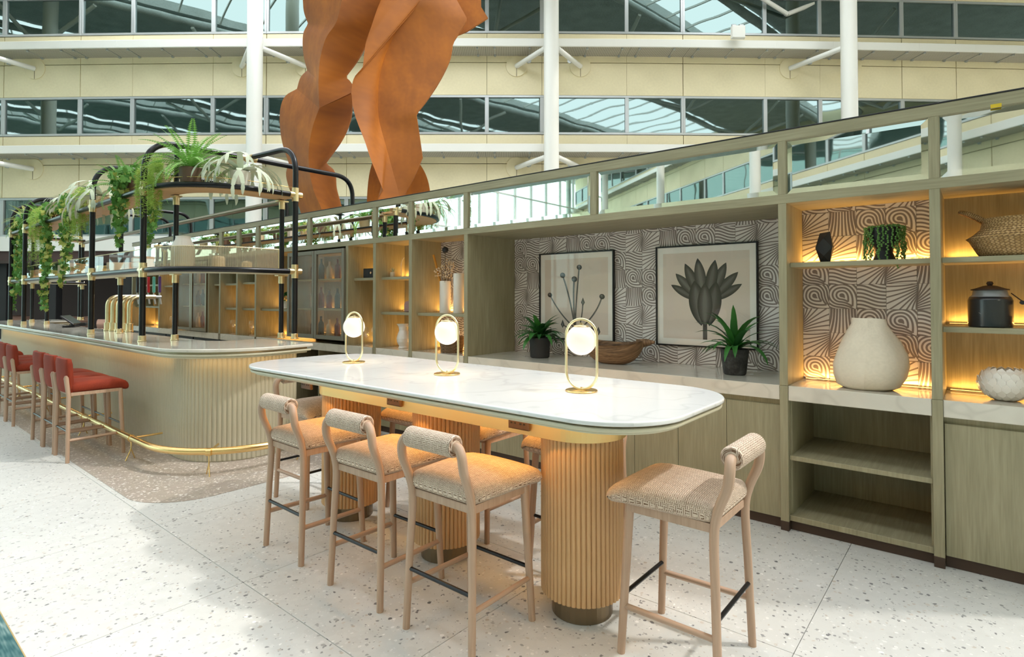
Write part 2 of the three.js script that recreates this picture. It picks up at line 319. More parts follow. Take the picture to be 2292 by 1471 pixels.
  for (let k = 0; k < 6; k++) {
    const c = canvas(T, T, (ctx) => {
      ctx.fillStyle = paper; ctx.fillRect(0, 0, T, T); ctx.strokeStyle = ink; ctx.fillStyle = ink; ctx.lineWidth = 15; ctx.lineCap = 'butt';
      const drop = (s, cx, cy) => { ctx.beginPath(); ctx.moveTo(cx + 95 * s, cy + 78 * s); ctx.bezierCurveTo(cx - 10 * s, cy + 92 * s, cx - 92 * s, cy + 55 * s, cx - 62 * s, cy - 35 * s); ctx.bezierCurveTo(cx - 35 * s, cy - 95 * s, cx + 52 * s, cy - 80 * s, cx + 56 * s, cy - 10 * s); ctx.bezierCurveTo(cx + 60 * s, cy + 30 * s, cx + 80 * s, cy + 60 * s, cx + 95 * s, cy + 78 * s); };
      ctx.lineWidth = 18;
      if (k < 2) { if (k) { ctx.translate(T / 2, T / 2); ctx.rotate(Math.PI / 2); ctx.scale(1, -1); ctx.translate(-T / 2, -T / 2); } for (const s of [0.72, 1.22, 1.72, 2.22, 2.7]) { drop(s, 116, 120); ctx.stroke(); } drop(0.34, 116, 120); ctx.fill(); }
      else if (k === 2) { for (let i = -4; i <= 4; i++) { ctx.lineWidth = 15 + 2 * Math.abs(i) ; ctx.beginPath(); ctx.moveTo(T / 2 + i * 27, -4); ctx.quadraticCurveTo(T / 2 + i * 27, T * 0.5, T / 2 + i * 40, T + 4); ctx.stroke(); } }
      else if (k === 3) { for (let i = -2; i < 9; i++) { ctx.beginPath(); ctx.moveTo(-5, i * 40 - 30); ctx.bezierCurveTo(T * 0.35, i * 40 - 40, T * 0.55, i * 40 + 40, T + 5, i * 36 + 44); ctx.stroke(); } }
      else { if (k === 5) { ctx.translate(T, T); ctx.rotate(Math.PI); } for (let i = 0; i < 9; i++) { const a = (i * 11.2 + 2) * D2R; ctx.lineWidth = 14; ctx.beginPath(); ctx.moveTo(-6, T + 4 - i * 19); ctx.quadraticCurveTo(60 + 110 * Math.cos(a + 0.3), T - i * 12 - 130 * Math.sin(a + 0.3), 400 * Math.cos(a), T - 400 * Math.sin(a)); ctx.stroke(); } }
    });
    M.tiles.push(std({ map: tex(c, 1, 1), roughness: 0.55 }));
  }
  M.tileEdge = std({ color: '#6f635e', roughness: 0.8 });
}
const AMBER = new THREE.Color(1.0, 0.5, 0.12), WARM = new THREE.Color(1.0, 0.62, 0.26);
M.led = std({ color: '#ffffff', emissive: AMBER, emissiveIntensity: 3 });
M.ledWarm = std({ color: '#ffffff', emissive: WARM, emissiveIntensity: 3 });
// ---------- floor ----------
{
  const base = struct('floor', box(-34, 16, -0.25, -0.012, -34, 44, 0), M.backing, 'pale speckled terrazzo floor laid in large slabs', 'floor');
  // far floor outside the area where slabs can be told apart: one sheet of terrazzo round it
  mesh('floor_field', merge([box(-34, -15.03, -0.012, 0, -34, -0.56, 0), box(-15.03, 4.17, -0.012, 0, -34, -5.04, 0), box(4.17, 16, -0.012, 0, -34, -0.56, 0)]), M.terrazzoFar, base);
  reseed(5);
  const S = 1.2, G = 0.0015, variants = [0, 1, 2, 3, 4, 5, 6, 7].map(() => { const g = box(-S / 2 + G, S / 2 - G, -0.012, 0, -S / 2 + G, S / 2 - G, 0.001), uv = g.attributes.uv, ox = rr(0, 5), oy = rr(0, 5); for (let i = 0; i < uv.count; i++) uv.setXY(i, uv.getX(i) + ox, uv.getY(i) + oy); return g; });
  const X0 = -1.83 + S / 2, Z0 = -1.44 + S / 2;
  for (let i = -11; i <= 4; i++) for (let j = -3; j <= 0; j++) {
    const x = X0 + i * S, z = Z0 + j * S; if (x < -15 || x > 4.4) continue;
    if (j === 0) { const g = box(-S / 2 + G, S / 2 - G, -0.012, 0, -S / 2 + G, -0.565 - z, 0.001); const m = mesh('floor_slab', g, M.terrazzo, base); m.position.set(x, 0, z); } else { const m = mesh('floor_slab', variants[(rnd() * 8) | 0], M.terrazzo, base); m.position.set(x, 0, z); }
  }
  const inlay = [[-16, -1.475], [-4.97, -1.475]]; for (let i = 1; i <= 10; i++) { const a = i / 10 * Math.PI / 2; inlay.push([-4.97 + 0.46 * Math.sin(a), -1.475 - 0.46 + 0.46 * Math.cos(a)]); }
  inlay.push([-4.5, -3.96], [-16, -3.96]);
  struct('floor_inlay', slab(inlay, 0.0002, 0.003, 0.0008, 1), M.terrazzoTan, 'tan terrazzo inlay with white chips around the bar', 'floor');
  struct('floor_carpet', box(-34, 16, -0.012, 0.001, -0.563, 44, 0.001), M.carpet, 'mottled teal carpet beside the terrazzo', 'carpet');
  mesh('brass_edge_strip', box(-16, 4, -0.01, 0.002, -0.567, -0.562, 0), M.brassDull, base);
}
// ---------- curtain of cladding and ribbon windows; local x along the wall, z towards the room ----------
const STOREY = 3.6, SILL = 7.27, HEAD = 8.62;
function facade(root, cuts, bow, storeys, seed, glassM = M.tinted) {
  reseed(seed);
  const pt = (r, off = 0) => [r, -(20 + 0.0013 * bow * r * r + 0.008 * bow * r) + off];
  const place = (o, i, y, off = 0) => { const [xa, za] = pt(cuts[i]), [xb, zb] = pt(cuts[i + 1]); o.position.set((xa + xb) / 2, y, (za + zb) / 2); o.rotation.y = Math.atan2(-(zb - za), xb - xa); o.translateZ(off); };
  const wid = (i) => { const [xa, za] = pt(cuts[i]), [xb, zb] = pt(cuts[i + 1]); return Math.hypot(xb - xa, zb - za); };
  const cache = new Map(), cached = (k, f) => { if (!cache.has(k)) cache.set(k, f()); return cache.get(k); };
  const q = (w) => Math.round(w * 20) / 20;
  for (const s of [...storeys, 1]) {
    const dy = s * STOREY, fas = [], grt = [], brk = [];
    for (let i = 0; i < cuts.length - 1; i++) {
      const w = wid(i), g = 0.012;
      for (const [y0, y1] of s > 0 ? [[HEAD + 0.02, 9.81]] : [[HEAD + 0.02, 9.81], [9.81, SILL + STOREY - 0.02]]) { const m = mesh('cladding_panel', cached(`p${q(w)}_${y0}`, () => box(-w / 2 + g, w / 2 - g, y0 + g, y1 - g, -0.05, 0.03, 0.004)), M.cladding, root); place(m, i, dy); }
      if (s > 0) continue;
      // fascia, grating and brackets of the maintenance ledge
      const mm = new THREE.Object3D(); place(mm, i, dy); mm.updateMatrix();
      fas.push(box(-w / 2 - 0.01, w / 2 + 0.01, 10.03, 10.30, 0.80, 0.86, 0.01).applyMatrix4(mm.matrix)); grt.push(box(-w / 2, w / 2, 10.04, 10.07, 0.04, 0.81, 0).applyMatrix4(mm.matrix));
      for (let b = -w / 2 + 0.3; b < w / 2; b += 1.2) brk.push(merge([box(b - 0.035, b + 0.035, 9.98, 10.04, 0.1, 0.16, 0), box(b - 0.035, b + 0.035, 9.99, 10.04, 0.68, 0.74, 0), box(b - 0.008, b + 0.008, 10.025, 10.045, 0.04, 0.8, 0)]).applyMatrix4(mm.matrix));
    }
    if (s > 0) continue;
    mesh('ledge_fascia', merge(fas), M.white, root); mesh('ledge_grating', merge(grt), M.grating, root); mesh('ledge_bracket', merge(brk), M.alu, root);
  }
  // windows
  const wins = [];
  for (const s of storeys.concat([Math.max(...storeys) + 1])) for (let i = 0; i < cuts.length - 1; i++) {
    const w = wid(i), y0 = SILL + s * STOREY, y1 = HEAD + s * STOREY, win = new THREE.Group(); win.name = 'window'; root.add(win); place(win, i, 0);
    mesh('window_frame', cached(`f${q(w)}_${s}`, () => merge([box(-w / 2, w / 2, y0 - 0.02, y0 + 0.06, -0.06, 0.05, 0.006), box(-w / 2, w / 2, y1 - 0.06, y1 + 0.02, -0.06, 0.05, 0.006), box(-w / 2, -w / 2 + 0.075, y0 + 0.06, y1 - 0.06, -0.06, 0.05, 0.006), box(w / 2 - 0.075, w / 2, y0 + 0.06, y1 - 0.06, -0.06, 0.05, 0.006)])), M.alu, win);
    const p = mesh('pane', cached(`g${q(w)}`, () => box(-w / 2 + 0.07, w / 2 - 0.07, -0.64, 0.64, -0.02, -0.01, 0)), glassM, win); p.position.y = (y0 + y1) / 2; p.rotation.set(rr(-0.006, 0.006), rr(-0.01, 0.01), 0);
    wins.push(win);
  }
  // structure behind the cladding
  const back = []; for (let i = 0; i < cuts.length - 1; i++) { const w = wid(i), mm = new THREE.Object3D(); place(mm, i, 0); mm.updateMatrix(); back.push(box(-w / 2 - 0.03, w / 2 + 0.03, SILL + Math.min(...storeys) * STOREY - 0.05, 13.6, -0.4, -0.07, 0).applyMatrix4(mm.matrix)); }
  mesh('backing_wall', merge(back), M.backing, root);
}
const CUTS = [-28.21, -26.12, -23.1, -20.19, -18.23, -15.41, -13.5, -10.62, -8.7, -5.83, -3.89, -0.9, 1.07, 4.06, 6.08, 9.04, 11.02, 14.05, 16.08, 19.19, 21.3, 24.57, 26.8, 30.1, 32.2, 35.4];
const wallBack = struct('wall_back', null, null, 'cream clad facade with ribbon windows and white ledges', 'wall');
wallBack.rotation.y = VIEW;
facade(wallBack, CUTS, 1, [-1, 0], 3);
// ground floor of that facade: white band, brown fascia, dark rooms behind
{
  const g = [], h = [];
  for (let i = 0; i < CUTS.length - 1; i++) { const a = CUTS[i], b = CUTS[i + 1], za = -(20 + 0.0013 * a * a + 0.008 * a), zb = -(20 + 0.0013 * b * b + 0.008 * b), m = new THREE.Object3D(); m.position.set((a + b) / 2, 0, (za + zb) / 2); m.rotation.y = Math.atan2(za - zb, b - a); m.updateMatrix(); const w = Math.hypot(b - a, zb - za) / 2 + 0.02; g.push(box(-w, w, 3.14, 3.66, -0.3, 0.12, 0.005).applyMatrix4(m.matrix)); h.push(box(-w, w, 2.72, 3.13, -0.3, 0.02, 0.005).applyMatrix4(m.matrix)); }
  mesh('ledge_fascia', merge(g), M.white, wallBack); mesh('brown_fascia', merge(h), M.fascia, wallBack);
  mesh('room_wall', merge([box(-30, 36, 0, 2.75, -27.3, -27, 0), box(-30, 36, 2.71, 2.8, -27, -20.2, 0)]), M.carcass, wallBack);
  for (const x of [-18.4, -16.6, -13.9, -11.4, -8.8]) mesh('shopfront_post', box(x - 0.16, x + 0.16, 0, 2.72, -20.8, -20.5, 0.01), M.blackMatt, wallBack);
}
const wallFront = struct('wall_front', null, null, 'cream clad facade with ribbon windows seen in the mirrors', 'wall');
{
  const phi = Math.PI + 38.5 * D2R; wallFront.rotation.y = phi; wallFront.position.set(-3.07 + Math.sin(phi) * 20, 0, 18 + Math.cos(phi) * 20);
  const cuts = []; for (let x = -22, k = 0; x < 37; x += k++ % 2 ? 1.95 : 2.95) cuts.push(x);
  facade(wallFront, cuts, 0, [-1, 0], 9);
  for (let x = -14; x < 36; x += 9.7) mesh('pillar', tube([[x, 0, -18.5], [x, 13.4, -18.5]], 0.25, 20), M.white, wallFront);
  mesh('ground_wall', box(-22, 37, 0, 3.66, -20.3, -20, 0), M.cladding, wallFront);
}
struct('wall_right', box(13.6, 14, 0, 13.6, -32, 8, 0), M.cladding, 'cream end wall of the atrium', 'wall');
// glazed end wall with mullions, open to the sky
{
  const w = struct('wall_left', null, null, 'glazed end wall of the atrium with white mullions', 'wall');
  for (let z = -2; z < 42; z += 2.2) mesh('mullion', box(-30.1, -29.9, 0, 13.4, z - 0.05, z + 0.05, 0), M.white, w);
  for (let z = -2; z < 41; z += 2.2) for (let y = 0.05; y < 13; y += 3.3) mesh('pane', box(-30.02, -30.01, y + 0.05, y + 3.25, z + 0.05, z + 2.15, 0), M.glazing, w);
  for (let y = 0.05; y < 13.4; y += 3.3) mesh('transom', box(-30.08, -29.92, y - 0.05, y + 0.05, -2, 42, 0), M.white, w);
}
// roof: grey decking between long skylights
const roof = struct('ceiling', null, null, 'grey roof decking between long skylights', 'ceiling');
const LIGHTS = [[-19.5, -16.8], [-10.8, -3.9], [0.8, 3.4], [8, 10.6], [15.5, 18.5], [24, 27]];
{
  let z = -33; for (const [a, b] of LIGHTS.concat([[44, 44]])) { mesh('roof_deck', box(-33, 15, 13.4, 13.75, z, a, 0), M.roof, roof); z = b; }
  for (const [a, b] of LIGHTS) { for (let x = -32; x < 15; x += 1.5) mesh('glazing_bar', box(x - 0.03, x + 0.03, 13.42, 13.5, a, b, 0), M.white, roof); for (const e of [a, b]) mesh('roof_beam', rod([-33, 13.1, e], [15, 13.1, e], 0.16, 8), M.roof, roof); }
  for (let x = -28; x < 14; x += 7) for (const [z0, z1] of [[-24, -19.5], [-16.8, -10.8], [-3.9, 0.8], [3.4, 8], [10.6, 15.5]]) mesh('truss_tube', merge([rod([x, 12.9, z0], [x + 1.8, 11.6, (z0 + z1) / 2], 0.08, 6), rod([x + 1.8, 11.6, (z0 + z1) / 2], [x, 12.9, z1], 0.08, 6), rod([x + 3.6, 12.9, z0], [x + 1.8, 11.6, (z0 + z1) / 2], 0.08, 6)]), M.white, roof);
}
// ---------- columns with struts back to the facade ----------
{
  const shaft = tube([[0, 0, 0], [0, 13.4, 0]], 0.245, 24);
  const labels = ['round white column rising behind the plant gantry', 'round white column rising right of the rust-brown sculpture', 'round white column rising above the striped-tile bay', 'round white column beyond the far end of the bar'];
  [-8.43, 1.29, 11.05, -18.2].forEach((r, i) => {
    const c = thing('column', labels[i], 'column', [0, 0, 0], VIEW, 'white columns along the facade');
    const p = V(r, 0, -18.5).applyAxisAngle(V(0, 1, 0), VIEW); c.position.copy(p);
    mesh('shaft', shaft, M.white, c);
    for (const y of [9.67, 6.07]) for (const s of [-1, 1]) {
      const x = s * 1.13, rw = r + x, zw = -(20 + 0.0013 * rw * rw + 0.008 * rw) + 18.5;
      const t = mesh('strut', tube([[s * 0.2, y + 0.02, -0.05], [x, y, zw + 0.06]], 0.085, 12), M.white, c);
      mesh('clamp', tube([[x * 0.62, y, zw * 0.6 - 0.02], [x * 0.66, y, zw * 0.64 - 0.02]], 0.1, 12), M.alu, t);
      const d = disc(0.37, 0, 0.04, 32); d.rotateX(Math.PI / 2); const pl = mesh('wall_plate', at(d, x, y, zw + 0.03), M.cladding, c); mesh('joint_line', box(x - 0.008, x + 0.008, y - 0.37, y, zw + 0.07, zw + 0.075, 0), M.backing, pl);
    }
  });
  const fl = thing('flood_light', 'small white floodlight box clamped to upper ledge', 'light fitting', V(7.62, 10.42, -19.02).applyAxisAngle(V(0, 1, 0), VIEW).toArray(), VIEW);
  mesh('housing', box(-0.22, 0.22, -0.2, 0.22, -0.08, 0.1, 0.02), M.white, fl); mesh('bracket', merge([box(-0.2, -0.06, 0.22, 0.3, -0.06, 0.02, 0.01), box(0.06, 0.2, 0.22, 0.3, -0.06, 0.02, 0.01)]), M.alu, fl);
  const du = thing('air_duct', 'round silver air duct end peeping over the shelving', 'duct', V(9.75, 0, -11).applyAxisAngle(V(0, 1, 0), VIEW).toArray(), VIEW);
  const dg = tube([[-0.15, 5.22, 0], [1.8, 5.36, -0.6]], 0.3, 24); mesh('duct_body', dg, M.alu, du); mesh('band', tube([[-0.02, 5.23, -0.03], [0.06, 5.235, -0.05]], 0.31, 24), M.blackMatt, du); mesh('hanger', box(0.8, 0.9, 0, 5.2, -0.35, -0.25, 0), M.alu, du);
}
// ---------- rust-brown steel sculpture ----------
{
  const s = thing('steel_sculpture', 'tall weathered rust-brown steel sculpture of folded curved plates', 'sculpture', [0, 0, 0], VIEW);
  // a plate: outline [x, y, how far the point stands forward]
  function plate(name, pts, thick = 0.05) {
    // curve between the given points
    const tri = THREE.ShapeUtils.triangulateShape(pts.map(([x, y]) => new THREE.Vector2(x, y)), []), pos = [], uv = [];
    const P = pts.map(([x, y, f = 0]) => V(x, y, -10.5 + f)), Q = pts.map(([x, y, f = 0]) => V(x, y, -10.5 + f - thick));
    const push = (a, b, c) => { for (const v of [a, b, c]) { pos.push(v.x, v.y, v.z); uv.push(v.x, v.y); } };
    for (const [a, b, c] of tri) { push(P[a], P[b], P[c]); push(Q[a], Q[c], Q[b]); }
    for (let i = 0; i < P.length; i++) { const j = (i + 1) % P.length; push(P[i], Q[i], P[j]); push(P[j], Q[i], Q[j]); }
    const g = new THREE.BufferGeometry(); g.setAttribute('position', new THREE.Float32BufferAttribute(pos, 3)); g.setAttribute('uv', new THREE.Float32BufferAttribute(uv, 2)); g.computeVertexNormals();
    return mesh(name, g, M.corten, s);
  }
  // smooth an open edge with Catmull-Rom
  const sm = (pts, n = 5) => { const c = new THREE.CatmullRomCurve3(pts.map(([x, y, f = 0]) => V(x, y, f)), false, 'centripetal'); return c.getPoints(n * (pts.length - 1)).map((v) => [v.x, v.y, v.z]); };
  const f = (a, k) => a.map(([x, y]) => [x, y, k]);
  const ridgeU = sm(f([[-2.861, 8.86], [-3.12, 6.483], [-3.322, 6.147], [-3.427, 5.772], [-3.456, 5.36]], 0.42)), ridgeL = sm(f([[-3.444, 4.886], [-3.559, 4.55], [-3.626, 4.155], [-3.617, 3.819], [-3.54, 3.424], [-3.386, 3.059], [-3.309, 2.751], [-3.27, 0.0]], 0.4));
  // a folded plate swept between two edges that both run from the top down
  function strip(name, A, B, thick = 0.05, n = 56, m = 5) {
    const line = (L) => new THREE.CatmullRomCurve3(L.map(([x, y, q = 0]) => V(x, y, -10.5 + q)), false, 'catmullrom', 0).getSpacedPoints(n), a = line(A), b = line(B), pos = [], uv = [], idx = [], W = m + 1;
    for (const k of [0, 1]) for (let i = 0; i <= n; i++) for (let j = 0; j <= m; j++) { const p = a[i].clone().lerp(b[i], j / m); p.z -= k * thick; pos.push(p.x, p.y, p.z); uv.push(p.x + p.z, p.y); }
    const o = (n + 1) * W; for (let i = 0; i < n; i++) for (let j = 0; j < m; j++) { const q = i * W + j; idx.push(q, q + W, q + 1, q + 1, q + W, q + W + 1, o + q, o + q + 1, o + q + W, o + q + 1, o + q + W + 1, o + q + W); }
    const g = new THREE.BufferGeometry(); g.setAttribute('position', new THREE.Float32BufferAttribute(pos, 3)); g.setAttribute('uv', new THREE.Float32BufferAttribute(uv, 2)); g.setIndex(idx); g.computeVertexNormals();
    const e = [], eu = []; const quad = (p, q) => { const P = [p, q, o + q, p, o + q, o + p]; for (const v of P) { e.push(pos[3 * v], pos[3 * v + 1], pos[3 * v + 2]); eu.push(uv[2 * v], uv[2 * v + 1]); } };
    for (let i = 0; i < n; i++) { quad(i * W, (i + 1) * W); quad(i * W + m, (i + 1) * W + m); } for (let j = 0; j < m; j++) { quad(j, j + 1); quad(n * W + j, n * W + j + 1); }
    const h = new THREE.BufferGeometry(); h.setAttribute('position', new THREE.Float32BufferAttribute(e, 3)); h.setAttribute('uv', new THREE.Float32BufferAttribute(eu, 2)); h.computeVertexNormals();
    return mesh(name, merge([g, h]), M.corten, s);
  }
  const knee = [-3.444, 4.886, 0.4];
  strip('upper_plate', [...sm([[-3.86, 9.1], [-3.89, 6.88], [-3.8, 6.6]]), ...sm([[-3.8, 6.6], [-3.88, 6.45], [-3.9, 6.23], [-3.87, 5.95], [-3.81, 5.73]]).slice(1)], ridgeU);
  strip('upper_plate', [...ridgeU, knee], [...sm([[-1.95, 9.1], [-2.4, 6.75], [-2.6, 6.42], [-2.72, 6.2], [-2.89, 5.9], [-3.095, 5.59, 0.05]]), ...sm([[-3.095, 5.59, 0.05], [-2.974, 5.482, 0.02], [-2.971, 5.264, 0.1]], 3).slice(1)]);
  strip('hip_plate', sm([[-3.81, 5.73, 0], [-3.93, 5.6, 0], [-3.992, 5.373, 0.02]]), [[-3.456, 5.36, 0.42], knee]);
  strip('leg_plate', [...sm([[-3.992, 5.373, 0.02], [-4.22, 5.24, 0], [-4.31, 4.97, 0], [-4.28, 4.45, 0], [-4.12, 3.978, 0.05]]), ...sm([[-4.12, 3.978, 0.05], [-4.19, 3.8, 0], [-4.12, 3.5, 0], [-3.881, 3.033, 0.05], [-3.782, 0.0, 0.05]]).slice(1)], ridgeL, 0.05, 90);
  strip('leg_plate', ridgeL, [...sm([[-2.945, 5.258, 0.09], [-3.018, 4.892, -0.1], [-3.175, 4.522, -0.15], [-3.476, 4.012, -0.05]]), ...sm([[-3.476, 4.012, -0.05], [-3.331, 3.872, -0.1], [-3.291, 3.549, -0.1], [-3.2, 3.216, -0.1], [-3.15, 2.812, -0.1], [-3.13, 0.0, -0.1]]).slice(1)], 0.05, 90);
  const R = sm(f([[-1.524, 8.815], [-1.629, 6.786], [-1.829, 6.548], [-2.029, 6.262], [-2.21, 5.9], [-2.343, 5.424], [-2.371, 4.958], [-2.352, 4.653], [-2.229, 4.186], [-2.086, 3.662], [-1.99, 3.3], [-1.943, 2.739], [-1.905, 0.0]], 0.5));
  strip('front_plate', [...sm([[-2.046, 6.958, 0.95], [-2.292, 6.376, 0.95], [-2.383, 6.094, 0.95], [-2.474, 5.821, 0.95], [-2.528, 5.375, 0.95]]), ...sm([[-2.528, 5.375, 0.95], [-2.656, 5.248, 0.95], [-2.71, 5.057, 0.95], [-2.674, 4.657, 0.95], [-2.474, 4.111, 0.95], [-2.41, 3.911, 0.95], [-2.258, 3.503, 0.9], [-2.185, 3.329, 0.9]]).slice(1), ...sm([[-2.185, 3.329, 0.9], [-2.277, 3.156, 0.9], [-2.286, 2.689, 0.9], [-2.194, 0.0, 0.9]]).slice(1)], R, 0.05, 110);
  strip('side_plate', R, [[-1.079, 8.986, 0.2], [-1.01, 6.944, 0.2], [-0.818, 6.616, 0.15], ...sm([[-1.079, 6.16, 0.2], [-1.128, 5.865, 0.2], [-1.308, 5.444, 0.25], [-1.556, 5.009, 0.35], [-1.712, 4.79, 0.4]]), ...sm([[-1.712, 4.79, 0.4], [-1.672, 4.487, 0.35], [-1.605, 4.014, 0.35]]).slice(1), ...sm([[-1.605, 4.014, 0.35], [-1.78, 3.578, 0.4], [-1.914, 3.318, 0.4], [-1.905, 2.751, 0.4], [-1.876, 0.0, 0.4]]).slice(1)], 0.05, 110);
  plate('rear_plate', f([[-1.3, 9.1], [-0.62, 9.1], [-0.59, 7.05], [-0.46, 6.84], [-0.86, 6.58], [-1.3, 6.4]], -0.25));
  plate('rear_plate', [...sm(f([[-2.5, 4.4], [-2.68, 3.91], [-2.74, 3.29], [-2.71, 2.8], [-2.7, 0]], -0.2)), [-2.3, 0, -0.2], [-2.2, 4.2, -0.2]]);
  plate('rear_plate', [...sm(f([[-1.95, 4.25], [-1.72, 3.99], [-1.61, 3.77], [-1.55, 3.49], [-1.53, 2.8], [-1.5, 0]], -0.2)), [-2.2, 0, -0.2], [-2.2, 4.2, -0.2]].reverse());
}
// ---------- wall of shelving ----------
const FZ = -3.98, BACK = -4.8, CT = 0.935;
function led(parent, x0, x1, y, z, power = 60, aim = [0, 1, 0.05]) {
  mesh('led_strip', box(x0, x1, y - 0.004, y, z - 0.006, z + 0.006, 0), M.led, parent, 'amber light strip');
  areaLight(parent, x1 - x0, 0.014, AMBER, power, [(x0 + x1) / 2, y + 0.003, z], aim);
}
const TS = 0.165;
function tileWall(parent, x0, x1, y0, y1, z, ph) {
  mesh('tile_bed', box(x0, x1, y0, y1, z - 0.02, z, 0), M.tileEdge, parent);
  for (let j = 0, y = y0; y < y1 - 0.01; j++, y += TS) for (let i = 0, x = x0; x < x1 - 0.01; i++, x += TS) {
    const w = Math.min(TS, x1 - x), h = Math.min(TS, y1 - y), key = w.toFixed(3) + h.toFixed(3);
    if (!tileWall.cache.has(key)) { const g = new THREE.BoxGeometry(w - 0.0016, h - 0.0016, 0.006), uv = g.attributes.uv; for (let q = 0; q < uv.count; q++) uv.setXY(q, uv.getX(q) * w / TS, uv.getY(q) * h / TS); tileWall.cache.set(key, plain(g)); }
    const k = [4, 2, 0, 1, 3, 5][((i + ph + (j % 2 ? 2 : 0) + 3 * (j >> 1)) % 6 + 6) % 6];
    const t = mesh('tile', tileWall.cache.get(key), M.tiles[k], parent); t.position.set(x + w / 2, y + h / 2, z + 0.003 + ((i * 7 + j * 3) % 5) * 0.0002);
  }
}
tileWall.cache = new Map();
const BAYS = [
  // x0, x1 inside the bay, depth of the back, what it is
  { x: [-0.17, 0.62], b: -4.43, shelf: [1.705, 1.31], led: [CT, 1.34, 1.735], label: 'amber-lit shelving bay holding the basket, churn and white bowl' },
  { x: [-0.97, -0.22], b: -4.41, tile: 3, shelf: [1.705], led: [CT, 1.735], label: 'amber-lit shelving bay with striped tiles behind the big cream vase' },
  { x: [-3.84, -1.02], b: -4.71, tile: 0, shelf: [], led: [], label: 'wide shelving bay with striped tiles and two framed prints' },
  { x: [-4.66, -3.9], b: -4.41, tile: 1, shelf: [1.31], led: [CT, 1.34], label: 'narrow tiled bay with two tall cylinder vases' },
  { x: [-5.28, -4.72], b: -4.4, shelf: [1.705, 1.31], led: [CT, 1.34, 1.735], label: 'amber-lit narrow bay with the white pitcher' },
  { x: [-5.81, -5.345], b: -4.4, shelf: [1.705], led: [CT, 1.735], label: 'narrow bay with a small black radio next to the glass cabinet' },
  { x: [-8.06, -7.18], b: -4.4, shelf: [1.31], led: [CT, 1.34], label: 'shelving bay with a round green plant left of the glass cabinet' },
  { x: [-8.64, -8.11], b: -4.4, shelf: [1.7, 1.31], led: [CT, 1.34], label: 'slim shelving bay with five stemmed glasses at its foot' },
  { x: [-9.22, -8.73], b: -4.4, shelf: [1.69, 1.31], led: [CT, 1.34], label: 'slim shelving bay with a small robot figure on a shelf' },
  { x: [-9.63, -9.3], b: -4.4, shelf: [1.69], led: [CT], label: 'slim shelving bay right of the bronze fridge' },
  { x: [-11.75, -10.97], b: -4.4, shelf: [1.69], led: [CT, 1.72], label: 'shelving bay left of the bronze fridge' },
  { x: [-13.2, -11.8], b: -4.4, shelf: [1.72, 1.3], led: [CT], label: 'last shelving bay behind the beer taps' },
];
const bayOf = [];
for (const B of BAYS) {
  const [x0, x1] = B.x, t = thing('shelving_bay', B.label, 'shelving', [0, 0, 0], 0, 'bays of the shelving wall'); bayOf.push(t);
  for (const x of B === BAYS[0] ? [x1, x0 - 0.05] : [x0 - 0.05]) {
    mesh('side_panel', box(x, x + 0.05, CT, 2.12, B.b - 0.03, FZ, 0.002), M.unit, t);
  }
  if (B.tile !== undefined) tileWall(t, x0, x1, CT, 2.12, B.b, B.tile); else mesh('back_panel', box(x0, x1, CT, 2.12, B.b - 0.02, B.b, 0), M.unit, t);
  for (const y of B.shelf) mesh('shelf', box(x0 + 0.001, x1 - 0.001, y, y + 0.03, B.b + 0.045, -4.06, 0.002), M.unitH, t);
  for (const y of B.led) led(t, x0 + 0.02, x1 - 0.02, y + 0.012, B.b + 0.026, y === CT ? 125 : 135);
}
